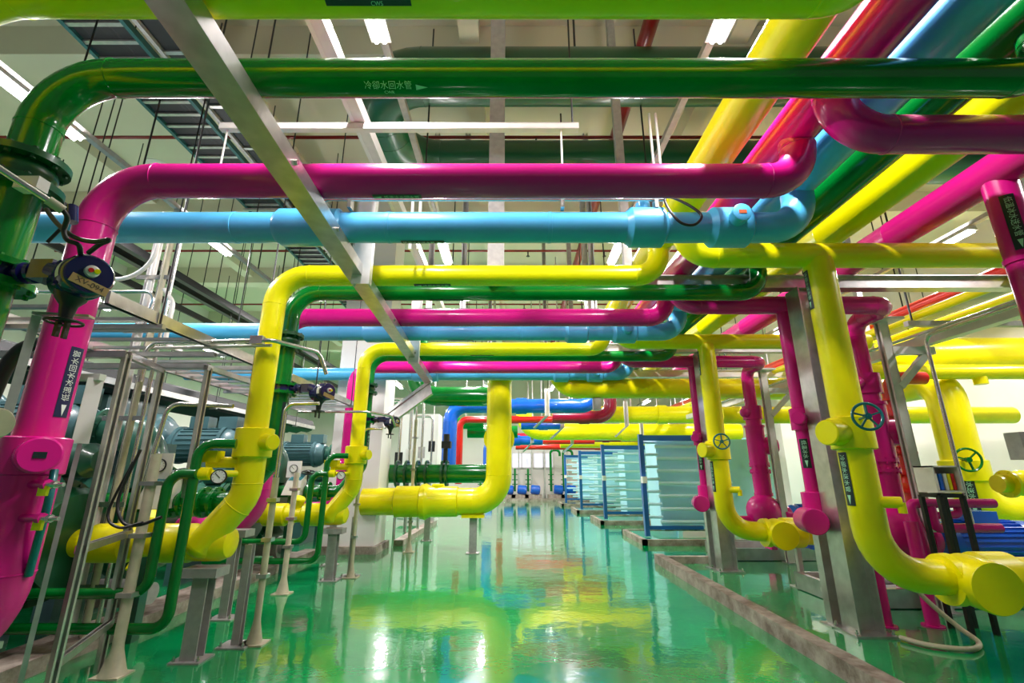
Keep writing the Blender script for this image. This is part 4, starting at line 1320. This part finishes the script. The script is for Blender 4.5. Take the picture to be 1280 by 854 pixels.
for i, (x, y, z) in enumerate(((0.95, 12.9, 3.0), (1.55, 14.7, 2.85), (3.5, 14.6, 2.9), (0.75, 18.0, 2.6), (2.3, 18.4, 2.6), (2.6, 21, 2.7), (-0.35, 12.9, 2.95), (4.6, 17.0, 2.6))):
    t = thing('pipe_hanger_bracket', 'pale steel hanger bracket under far pipes, %s' % ('at the blue pipe band', 'at the end of the red pipe', 'at the yellow pipe above the exchanger', 'far left one', 'far middle one', 'farthest one', 'left of the yellow riser', 'far right one')[i], 'hanger bracket', (x, y, z), 'pale hanger brackets')
    b = MB()
    channel(b, (x, y - 0.3, z), (x, y - 0.3, z + 0.75), 0.12, 0.08, (0, -1, 0))
    b.build('upright', 'alu', t)
    MB().bar((x, y - 0.35, z), (x - 0.35, y - 0.2, z - 0.32), 0.14, 0.03, (0, 0, 1)).build('angled_arm', 'steel', t)

# back wall pumps
for i, x in enumerate((-1.6, -0.35, 0.42, 1.2, 2.55, 3.3, 5.6)):
    t = thing('wall_pump', 'blue pump with green riser along the back wall, %s' % ('leftmost', 'behind the fat yellow riser', 'just right of the yellow riser', 'second right of the riser', 'tall one beside the exchangers', 'behind the farthest exchanger', 'rightmost')[i], 'pump', (x, 28.5, 0), 'pumps along the back wall')
    MB().rev((x - 0.1, 28.5, 0.62), (1, 0, -0.1), [(0, 0.2), (0.05, 0.26), (0.5, 0.26), (0.55, 0.18)], 18).build('motor', 'blue', t)
    MB().box((x - 0.45, 28.2, 0), (x + 0.55, 28.9, 0.32)).build('base', 'curb', t)
    if i in (4, 5):
        MB().pipe([(x - 0.25, 28.55, 0.5), (x - 0.25, 28.55, 2.85), (x + 0.3, 28.55, 2.85), (x + 0.3, 28.55, 2.5)], 0.075, 0.2, 14).build('riser', 'green', t)
    else:
        MB().pipe([(x - 0.25, 28.55, 0.5), (x - 0.25, 28.55, 1.75), (x - 0.25, 29.9, 1.75)], 0.06, 0.15, 12).build('riser', 'green', t)
    b = MB()
    for z in (0.9, 1.15, 1.45):
        b.flange((x - 0.25, 28.55, z), (0, 0, 1), 0.17, 0.05, 0)
    b.build('valve', 'green', t)
    MB().cyl((x + 0.75, 28.6, 0), (x + 0.75, 28.6, 3.2), 0.04, 8).build('grey_riser', 'steel', t)
t = thing('wall_curb', 'low curb in front of the back wall pumps', 'curb', (0, 28, 0))
MB().box((-6, 27.9, 0), (9, 28.05, 0.14)).build('curb_run', 'curb', t)

# pale cabinets and standing tubes behind the white column
t = thing('electric_cabinet', 'tall cream cabinet seen between the column and the blue arch', 'cabinet', (-2.7, 15, 0))
MB().box((-3.55, 15, 0.1), (-2.35, 15.8, 3.35)).build('body', 'white', t)
MB().box((-3.5, 14.97, 0.2), (-2.96, 15.0, 3.25)).build('door', 'white', t)
MB().box((-2.94, 14.97, 0.2), (-2.4, 15.0, 3.25)).build('door', 'white', t)
MB().box((-2.92, 14.93, 1.6), (-2.89, 14.97, 1.9)).build('handle', 'steel', t)
for i, (x, y, h) in enumerate(((-2.75, 11.6, 3.3), (-2.62, 12.2, 3.4), (-2.45, 12.9, 3.5), (-2.9, 13.4, 3.5), (-2.3, 13.6, 3.1))):
    t = thing('standing_tube', 'stainless tube standing right of the white column, %s' % ('leftmost', 'second', 'third', 'fourth', 'fifth')[i], 'tube', (x, y, 0), 'stainless standing tubes')
    MB().pipe([(x, y, 0.0), (x, y, h), (x - 0.5, y, h)], 0.035, 0.12, 12).build('tube', 'bright', t)
    MB().box((x - 0.09, y - 0.03, 1.7 + 0.1 * i), (x + 0.09, y + 0.03, 2.0 + 0.1 * i)).build('valve_box', ('black', 'white', 'grey', 'white', 'black')[i], t)

# ================================================================== CHILLERS ON THE LEFT
def chiller(i, y, desc):
    t = thing('chiller', desc, 'chiller', (-6, y, 0), 'green chillers along the left')
    x0, x1 = -4.25, -8.4
    for nm, yy, z, r in (('condenser_shell', y + 0.15, 0.92, 0.47), ('evaporator_shell', y + 1.35, 1.0, 0.55)):
        b = MB().rev((x0, yy, z), (-1, 0, 0), [(0, r), (x0 - x1, r)], 40)
        b.flange((x0 - 0.02, yy, z), (1, 0, 0), r * 1.14, 0.05, 0)
        b.flange((x0 - 0.5, yy, z), (1, 0, 0), r * 1.06, 0.03, 0)
        b.build(nm, 'teal', t)
        b = MB().rev((x0 + 0.02, yy, z), (1, 0, 0), [(0, r * 1.14), (0.06, r * 1.14), (0.06, r), (0.22, r * 0.98), (0.30, r * 0.85), (0.33, 0.05)], 40)
        b.bolts((x0 + 0.06, yy, z), (1, 0, 0), r * 1.07, 24, 0.018, 0.035)
        b.build('water_box', 'darkgreen', t)
        MB().box((x0 - 0.6, yy - r * 0.8, 0), (x0 - 0.4, yy + r * 0.8, z - r * 0.6)).build('foot', 'bluegrey', t)
        MB().box((x1 + 0.3, yy - r * 0.8, 0), (x1 + 0.5, yy + r * 0.8, z - r * 0.6)).build('foot', 'bluegrey', t)
    # compressor and motor on top
    cy, cz = y + 0.95, 1.98
    b = MB().rev((-4.75, cy, cz), (-1, 0, 0), [(0, 0.16), (0.0, 0.22), (0.12, 0.30), (0.2, 0.30), (0.2, 0.33), (0.26, 0.33), (0.26, 0.28), (1.0, 0.28), (1.0, 0.32), (1.06, 0.32), (1.06, 0.26), (1.2, 0.2)], 32)
    for q in range(22):
        th = 2 * PI * q / 22
        d = Vector((0, math.cos(th), math.sin(th)))
        c = Vector((-5.05, cy, cz)) + d * 0.285
        b.bar(c, c - Vector((0.66, 0, 0)), 0.012, 0.03, d)
    b.build('motor', 'bluegrey', t)
    b = MB().rev((-6.0, cy, cz), (-1, 0, 0), [(0, 0.2), (0.05, 0.42), (0.2, 0.5), (0.4, 0.48), (0.6, 0.3), (0.9, 0.22)], 36)
    b.torus((-6.25, cy, cz), (1, 0, 0), 0.4, 0.15, 36, 12)
    b.build('compressor', 'bluegrey', t)
    b = MB().pipe([(-4.8, cy + 0.1, cz - 0.02), (-4.1, cy + 0.1, cz - 0.02), (-4.1, cy + 0.1, 1.35)], 0.2, 0.42, 28)
    b.flange((-4.62, cy + 0.1, cz - 0.02), (1, 0, 0), 0.27, 0.04, 10)
    b.build('suction_elbow', 'teal', t)
    for xx in (-4.95, -5.45):
        MB().box((xx - 0.16, cy - 0.14, cz + 0.27), (xx + 0.16, cy + 0.1, cz + 0.48)).build('terminal_box', 'bluegrey', t)
    MB().pipe([(-4.6, y - 0.05, 1.45), (-4.05, y - 0.05, 1.45), (-4.05, y - 0.05, 1.2)], 0.11, 0.2, 20).build('oil_pipe', 'teal', t)
    MB().rev((-4.4, y + 0.15, 1.62), (1, 0, 0), [(0, 0.12), (0.1, 0.16), (0.45, 0.16), (0.52, 0.09)], 24).build('oil_separator', 'teal', t)
    MB().box((-4.6, y + 1.1, 1.45), (-4.2, y + 1.6, 1.85)).build('starter_box', 'bluegrey', t)
    MB().box((-7.6, y + 0.2, 1.5), (-6.6, y + 1.5, 2.75)).build('starter_cabinet', 'bluegrey', t)
    # gauge panel
    p = MB().bar((-3.69, y + 0.55, 1.57), (-3.45, y + 0.53, 1.57), 0.02, 0.26, (0, 0, 1)).build('gauge_panel', 'white', t)
    gauge(p, (-3.57, y + 0.51, 1.58), (0.1, -1, 0), 0.065)
    b = MB()
    xx, yy, zz = -3.50, y + 0.40, 1.17
    b.add([(xx - .17, yy, zz), (xx + .12, yy, zz), (xx + .12, yy + .22, zz), (xx - .17, yy + .22, zz), (xx - .11, yy + .03, zz + .22), (xx + .12, yy + .03, zz + .22), (xx + .12, yy + .22, zz + .32), (xx - .11, yy + .22, zz + .32)],
          [(0, 3, 2, 1), (4, 5, 6, 7), (0, 1, 5, 4), (1, 2, 6, 5), (2, 3, 7, 6), (3, 0, 4, 7)])
    cb = b.build('control_console', 'white', t)
    MB().add([(xx - .10, yy + .03, zz + .228), (xx + .11, yy + .03, zz + .228), (xx + .11, yy + .21, zz + .322), (xx - .10, yy + .21, zz + .322)], [(0, 1, 2, 3)]).build('screen', 'tealwheel', cb)
    MB().box((xx - .1, yy + .1, 0.0), (xx, yy + .2, zz)).build('console_leg', 'teal', t)
    # pipework at the foot and a stool
    MB().rev((-4.15, y + 0.8, 0.35), (1, 0, 0), [(0, 0.13), (0.35, 0.13), (0.35, 0.16), (0.4, 0.16), (0.4, 0.1), (0.55, 0.1)], 20).build('oil_pump', 'grey', t)


chiller(0, 4.35, 'green chiller at left behind the yellow gauge, nearest of the row')
chiller(1, 7.35, 'green and grey chiller seen left of the white column')
chiller(2, 11.2, 'green chiller farthest down the left side')
t = thing('water_drum', 'dark teal bolted drum behind the magenta leg at lower left', 'tank', (-4.2, 3.5, 0))
b = MB().rev((-5.4, 3.35, 0.95), (1, 0, 0), [(0, 0.52), (1.1, 0.52), (1.1, 0.6), (1.17, 0.6), (1.17, 0.5), (1.3, 0.45), (1.35, 0.1)], 36)
b.bolts((-4.25, 3.35, 0.95), (1, 0, 0), 0.56, 20, 0.02, 0.04)
b.build('shell', 'darkgreen', t)
MB().box((-5.0, 2.95, 0), (-4.6, 3.75, 0.5)).build('foot', 'darkgreen', t)
MB().rev((-4.3, 3.3, 1.55), (1, 0, 0), [(0, 0.1), (0.1, 0.2), (0.4, 0.2), (0.5, 0.1)], 24).build('top_fitting', 'teal', t)

# small green drain pipes in front of each chiller
for i, dy in enumerate((0, 3.0)):
    y = 4.22 + dy
    t = thing('green_drain_pipe', ('outer thin green pipe looping down in front of the first yellow leg', 'outer thin green pipe looping down in front of the second yellow leg')[i], 'pipe', (-2.78, y, 0.3), 'thin green drain pipes')
    MB().pipe([(-2.5, y + 0.08, 1.76), (-2.78, y, 1.76), (-2.78, y, 0.30), (-4.4, y, 0.30)], 0.042, 0.13, 16).build('pipe', 'green', t)
    t = thing('green_drain_pipe', ('inner thin green pipe looping down beside the gauge at left', 'inner thin green pipe looping down by the second gauge')[i], 'pipe', (-2.98, y, 0.5), 'thin green drain pipes')
    MB().pipe([(-2.74, y - 0.02, 1.50), (-2.98, y - 0.02, 1.50), (-2.98, y - 0.02, 0.56), (-4.4, y - 0.02, 0.56)], 0.042, 0.13, 16).build('pipe', 'green', t)
    MB().rev((-4.1, y - 0.02, 0.56), (1, 0, 0), [(0, 0.06), (0.04, 0.06)], 16).build('union', 'green', t)


# stands and posts
def stand(x, y, h, label, w=0.13, plate=True, m_='grey'):
    t = thing('pipe_stand', label, 'pipe stand', (x, y, 0), 'grey pipe stands')
    b = MB()
    hbeam(b, (x, y, 0.014), (x, y, h - 0.08 if plate else h), w, w, 0.012, (0, 1, 0))
    b.build('post', m_, t)
    MB().box((x - 0.13, y - 0.11, 0), (x + 0.13, y + 0.11, 0.014)).build('base_plate', m_, t)
    for sx in (-0.1, 0.1):
        MB().rev((x + sx, y - 0.08, 0.014), (0, 0, 1), [(0, 0.014), (0.02, 0.014), (0.02, 0.007), (0.04, 0.007)], 6).build('anchor_bolt', 'bright', t)
    if plate:
        MB().box((x - 0.15, y - 0.1, h - 0.08), (x + 0.15, y + 0.1, h - 0.005)).build('saddle', m_, t)
    return t


stand(-2.68, 4.46, 0.72, 'grey H post under the first yellow elbow at lower left')
stand(-2.66, 7.46, 0.72, 'grey H post under the second yellow elbow')
stand(-2.50, 4.80, 0.85, 'slim grey post right behind the first elbow stand', 0.07, False)
stand(-2.46, 7.75, 0.85, 'slim grey post right behind the second elbow stand', 0.07, False)
stand(-3.10, 5.62, 0.9, 'small grey post between the first and second yellow elbows', 0.09, True)
stand(-3.10, 8.62, 0.9, 'small grey post left of the white column foot', 0.09, True)
stand(-1.98, 11.6, 1.2, 'grey post beyond the fat yellow floor run', 0.12, True)


def flared(x, y, h, label, r=0.035, top=None):
    t = thing('conduit_stand', label, 'conduit post', (x, y, 0), 'cream conduit posts with flared feet')
    MB().rev((x, y, 0.012), (0, 0, 1), [(0, r * 2.4), (0.03, r * 2.1), (0.16, r * 1.15), (0.20, r), (h, r)], 16).build('pole', 'cream', t)
    b = MB().box((x - 0.11, y - 0.09, 0), (x + 0.11, y + 0.09, 0.014))
    b.build('base_plate', 'cream', t)
    for z in (0.55, h * 0.6, h * 0.85):
        b = MB().box((x - r * 1.6, y - r * 1.3, z), (x + r * 1.6, y + r * 1.3, z + 0.035))
        b.build('strap', 'steel', t)
    if top:
        MB().pipe([(x, y, h - 0.02)] + top, 0.02, 0.1, 10).build('conduit', 'bright', t)
    return t


flared(-3.08, 4.14, 1.65, 'thick cream post with flared foot standing at lower left', 0.04)
flared(-2.36, 4.84, 1.45, 'cream post with flared foot right of the first yellow elbow stand', 0.03, [(-2.36, 4.84, 2.2), (-2.0, 4.8, 2.2)])
flared(-2.98, 6.68, 1.5, 'cream post with flared foot between the two yellow elbows', 0.035)
flared(-2.42, 7.66, 1.7, 'thin cream post with flared foot just before the white column', 0.028, [(-2.42, 7.66, 2.2), (-2.1, 7.6, 2.2)])
flared(-2.05, 10.0, 2.6, 'thin cream post with flared foot in front of the fat yellow run', 0.033, [(-2.05, 10.0, 3.2)])
flared(-2.95, 2.95, 1.5, 'cream post cut by the left edge behind the magenta leg', 0.04)

# slotted channel frame at left
t = thing('channel_frame', 'grey slotted channel frame of tall posts standing at left', 'frame', (-2.9, 3.3, 0))
for x, y, h, z0 in ((-2.82, 3.3, 2.34, 0.0), (-3.24, 4.2, 2.42, 0.0), (-2.84, 4.25, 2.45, 1.3)):
    b = MB()
    channel(b, (x, y, z0), (x, y, h), 0.045, 0.045, (1, -0.4, 0), 0.005, 0.012)
    b.build('upright', 'steel', t)
for p, q in (((-2.82, 3.3, 2.34), (-4.4, 3.3, 2.34)), ((-2.82, 3.3, 2.34), (-3.24, 4.2, 2.42)), ((-2.84, 4.25, 2.47), (-4.4, 4.25, 2.47)),
             ((-2.84, 4.2, 2.45), (-2.95, 6.2, 2.5)), ((-2.84, 3.3, 1.02), (-3.22, 4.2, 1.02)), ((-4.4, 4.4, 2.62), (-2.9, 4.4, 2.62)), ((-2.84, 3.3, 0.35), (-3.22, 4.2, 0.35))):
    b = MB()
    channel(b, p, q, 0.045, 0.045, (0, 0, 1), 0.005, 0.012)
    b.build('cross_bar', 'steel', t)

t = thing('conduit_riser', 'bundle of pale conduits rising past the green chiller at left', 'conduit', (-3.9, 4.8, 0))
for i, (dx, dy, r, m_) in enumerate(((0, 0, 0.032, 'alu'), (0.085, 0.02, 0.022, 'bright'), (0.14, -0.02, 0.028, 'cream'), (-0.07, 0.03, 0.02, 'grey'), (0.20, 0.03, 0.018, 'bright'))):
    MB().cyl((-3.88 + dx, 4.62 + dy, 0.12), (-3.88 + dx, 4.62 + dy, 4.3), r, 12).build('conduit', m_, t)
for z in (0.5, 1.2, 2.0, 2.9, 3.5, 4.0):
    MB().box((-4.02, 4.58, z), (-3.62, 4.60, z + 0.045)).build('strap', 'bright', t)
for i, (z0, xx, zz) in enumerate(((4.1, -4.9, 3.35), (3.35, -4.9, 3.18), (3.3, -3.25, 2.75))):
    pass
MB().pipe([(-3.80, 4.5, 4.25), (-3.80, 4.5, 3.46), (-5.2, 4.5, 3.46)], 0.022, 0.35, 12).build('bend_conduit', 'alu', t)
MB().pipe([(-3.75, 4.5, 2.9), (-3.70, 4.5, 3.32), (-5.2, 4.5, 3.32)], 0.018, 0.1, 12).build('bend_conduit', 'bright', t)
MB().pipe([(-3.62, 4.5, 3.35), (-3.5, 4.5, 3.2), (-3.5, 4.5, 2.75), (-3.3, 4.5, 2.67)], 0.022, 0.12, 12).build('bend_conduit', 'alu', t)

t = thing('conduit_line', 'bent steel conduit crossing to the first navy actuator by the yellow drop', 'conduit', (-3.0, 4.4, 2.7))
MB().pipe([(-3.6, 4.42, 2.35), (-3.6, 4.42, 2.74), (-2.32, 4.30, 2.74), (-2.05, 4.78, 2.74), (-1.98, 4.86, 2.52)], 0.021, 0.12, 12).build('conduit', 'bright', t)
MB().pipe([(-3.6, 4.46, 2.70), (-2.34, 4.35, 2.70)], 0.016, 0.12, 12).build('conduit', 'alu', t)
MB().box((-2.52, 4.28, 2.70), (-2.40, 4.34, 2.78)).build('conduit_clamp', 'bright', t)
t = thing('conduit_line', 'bent steel conduit crossing to the second navy actuator', 'conduit', (-2.4, 7.2, 2.6))
MB().pipe([(-3.3, 7.2, 2.42), (-2.25, 7.2, 2.42), (-2.0, 7.75, 2.42), (-1.95, 7.85, 2.25)], 0.02, 0.12, 12).build('conduit', 'bright', t)
t = thing('conduit_line', 'low steel conduit crossing left of the first yellow drop', 'conduit', (-3.0, 4.35, 2.1))
MB().pipe([(-3.28, 4.32, 1.4), (-3.2, 4.32, 2.13), (-2.62, 4.36, 2.11)], 0.02, 0.12, 12).build('conduit', 'bright', t)
t = thing('conduit_line', 'steel conduit slanting past the green riser at upper left', 'conduit', (-2.2, 1.4, 3))
MB().pipe([at(-60, 172, 1.5), at(78, 262, 1.74)], 0.014, None, 12).build('conduit', 'bright', t)
MB().cyl(at(60, 250, 1.70), at(79, 263, 1.742), 0.020, 12).build('coupling', 'cream', t)
q = at(38, 231, 1.70)
MB().box(q - Vector((0.05, 0.02, 0.025)), q + Vector((0.05, 0.03, 0.03))).build('junction_box', 'alu', t)
MB().curve([at(78, 262, 1.74), at(84, 272, 1.76), at(80, 288, 1.78), at(84, 300, 1.78), at(98, 306, 1.80), at(101, 318, 1.84)], 0.010).build('black_cable', 'black', t)
MB().curve([at(58, 262, 1.85), at(72, 280, 1.82), at(92, 296, 1.80), at(115, 302, 1.78), at(136, 300, 1.77), at(124, 306, 1.8), at(111, 316, 1.84)], 0.010).build('black_cable', 'black', t)
MB().cyl(at(59, 303, 1.84), at(78, 284, 1.84), 0.007, 8).build('lever', 'black', t)
MB().cyl(at(90, 278, 1.9), at(90, 258, 1.9), 0.022, 14).build('vent_cap', 'navy', t)

# cables drooping by the console
t = thing('cable_drop', 'black cables looping by the cream post in front of the console', 'cable', (-3.1, 4.1, 1.2))
MB().curve([(-3.2, 4.1, 1.7), (-3.28, 4.08, 1.3), (-3.18, 4.05, 1.12), (-3.02, 4.02, 1.1), (-2.85, 4.02, 1.16)], 0.013).build('cable', 'black', t)
MB().curve([(-3.24, 4.1, 1.6), (-3.34, 4.08, 1.2), (-3.2, 4.04, 1.08), (-2.98, 4.0, 1.12)], 0.011).build('cable', 'black', t)

t = thing('beige_stub_pipe', 'beige insulated stub with a round capped end at the left edge', 'pipe', (-2.3, 1.9, 1.6))
MB().rev((-2.5, 1.98, 1.70), (1, -0.35, -0.03), [(0, 0.052), (0.54, 0.055), (0.56, 0.052)], 24).build('pipe', 'cream', t)
MB().rev((-2.06, 1.825, 1.688), (1, -0.35, -0.03), [(0, 0.06), (0.08, 0.06), (0.085, 0.055)], 24).build('end_cap', 'cream', t)
q = Vector((-1.978, 1.795, 1.685))
MB().bar(q + Vector((-0.01, -0.028, 0)), q + Vector((0.01, 0.028, 0)), 0.004, 0.022, (0, 0, 1)).build('paper_label', 'white', t)
t = thing('flat_bracket', 'flat grey steel strap leaning beside the magenta leg at left edge', 'bracket', (-2.3, 2.1, 1.7))
MB().bar((-2.38, 2.2, 2.26), (-2.38, 2.2, 1.70), 0.036, 0.012, (1, -1, 0)).build('strap', 'grey', t)
MB().bar((-2.39, 2.2, 2.27), (-2.15, 2.25, 2.27), 0.05, 0.012, (0, 0, 1)).build('arm', 'steel', t)
t = thing('flex_hose', 'black corrugated hose bending behind the magenta leg at left', 'hose', (-3.4, 3.1, 1.9))
MB().curve([at(-20, 520, 3.2), at(2, 470, 3.2), at(20, 442, 3.2), at(45, 430, 3.2), at(90, 428, 3.2)], 0.045, 12).build('hose', 'black', t)
t = thing('alloy_step', 'white folded steel leg standing behind the magenta drop', 'frame', (-3.1, 3.7, 0))
MB().bar((-3.28, 3.6, 1.72), (-3.28, 3.6, 2.22), 0.10, 0.05, (1, -1, 0)).build('upright', 'white', t)
MB().bar((-3.23, 3.6, 2.23), (-3.6, 3.6, 2.23), 0.06, 0.05, (0, 0, 1)).build('arm', 'white', t)
MB().bar((-3.28, 3.6, 0), (-3.28, 3.6, 1.72), 0.03, 0.03, (1, -1, 0)).build('leg', 'steel', t)
# ================================================================== LIGHTS
def light_fixture(x, y0, L, z, label, power, cat='ceiling light'):
    t = thing('ceiling_light', label, cat, (x, y0, z + 0.09), 'fluorescent lights under the ceiling')
    b = MB()
    b.add([(x - 0.05, y0 - 0.02, z + 0.09), (x + 0.05, y0 - 0.02, z + 0.09), (x + 0.09, y0 - 0.02, z + 0.02), (x - 0.09, y0 - 0.02, z + 0.02),
           (x - 0.05, y0 + L + 0.02, z + 0.09), (x + 0.05, y0 + L + 0.02, z + 0.09), (x + 0.09, y0 + L + 0.02, z + 0.02), (x - 0.09, y0 + L + 0.02, z + 0.02)],
          [(0, 1, 2, 3), (7, 6, 5, 4), (0, 4, 5, 1), (1, 5, 6, 2), (2, 6, 7, 3), (3, 7, 4, 0)])
    b.build('housing', 'alu', t)
    for s in (-0.035, 0.035):
        MB().cyl((x + s, y0, z), (x + s, y0 + L, z), 0.019, 10).build('tube', 'tube', t)
    ld = bpy.data.lights.new('lamp_light', 'AREA')
    ld.shape = 'RECTANGLE'
    ld.size = 0.14
    ld.size_y = L
    ld.energy = power
    ld.color = (1.0, 0.93, 0.93)
    lo = bpy.data.objects.new('lamp_light', ld)
    COL.objects.link(lo)
    lo.location = (0, L / 2, -0.115)
    lo.parent = t
    lu = bpy.data.lights.new('lamp_upward_light', 'AREA')
    lu.shape = 'RECTANGLE'
    lu.size = 0.3
    lu.size_y = L
    lu.energy = power * 0.16
    lu.color = (1.0, 0.95, 0.93)
    uo = bpy.data.objects.new('lamp_upward_light', lu)
    COL.objects.link(uo)
    uo.location = (0, L / 2, 0.02)
    uo.rotation_euler = (PI, 0, 0)
    uo.parent = t
    return t


PW = 138
ZL = 5.2
rowdesc = {-5.0: 'left row', -1.17: 'row left of the middle', 1.82: 'row above the yellow header', 7.3: 'right row', -9.5: 'outermost left row', 10.8: 'outermost right row'}
where = ['nearest the camera', 'second along', 'third along', 'fourth along', 'fifth along', 'sixth along', 'seventh along', 'last before the wall']
for x, ys in ((-5.0, (3.2, 6.15, 10.6, 15, 19.5, 24)), (-1.17, (1.95, 6.5, 11, 15.5, 20, 24.5)), (1.82, (1.95, 6.5, 11, 15.5, 20, 24.5)),
              (7.3, (2.4, 6.6, 11, 15.5, 20, 24.5)), (-9.5, (4.4, 9, 13.5, 18, 22.5)), (10.8, (6, 10.5, 15, 19.5))):
    for i, y in enumerate(ys):
        light_fixture(x, y, 1.3, ZL, 'lit fluorescent light in the %s, %s' % (rowdesc[x], where[i]), PW)
    t = thing('lighting_trunking', 'grey trunking rail carrying the lights of the %s' % rowdesc[x], 'trunking', (x, YB, ZL + 0.1), 'trunking rails above the lights')
    b = MB().box((x - 0.035, 0.2, ZL + 0.093), (x + 0.035, 27, ZL + 0.16))
    b.build('rail', 'grey', t)
    for yy in range(2, 27, 3):
        MB().cyl((x, yy + 0.4, ZL + 0.16), (x, yy + 0.4, ZC - 0.3), 0.012, 6).build('hanger_rod', 'black', t)

w = bpy.data.worlds.new('world')
SC.world = w
w.use_nodes = True
w.node_tree.nodes['Background'].inputs['Color'].default_value = (0.85, 0.92, 1.0, 1)
w.node_tree.nodes['Background'].inputs['Strength'].default_value = 0.12  # added even cool fill, enters by the unbuilt side behind the camera
SC.view_settings.view_transform = 'Standard'
SC.view_settings.look = 'None'
SC.view_settings.exposure = 0.25
SC.view_settings.gamma = 1.0
SC.view_settings.use_curve_mapping = False
SC.cycles.max_bounces = 7
SC.cycles.diffuse_bounces = 4
SC.cycles.glossy_bounces = 4
SC.cycles.use_denoising = True
SC.cycles.sample_clamp_indirect = 6.0
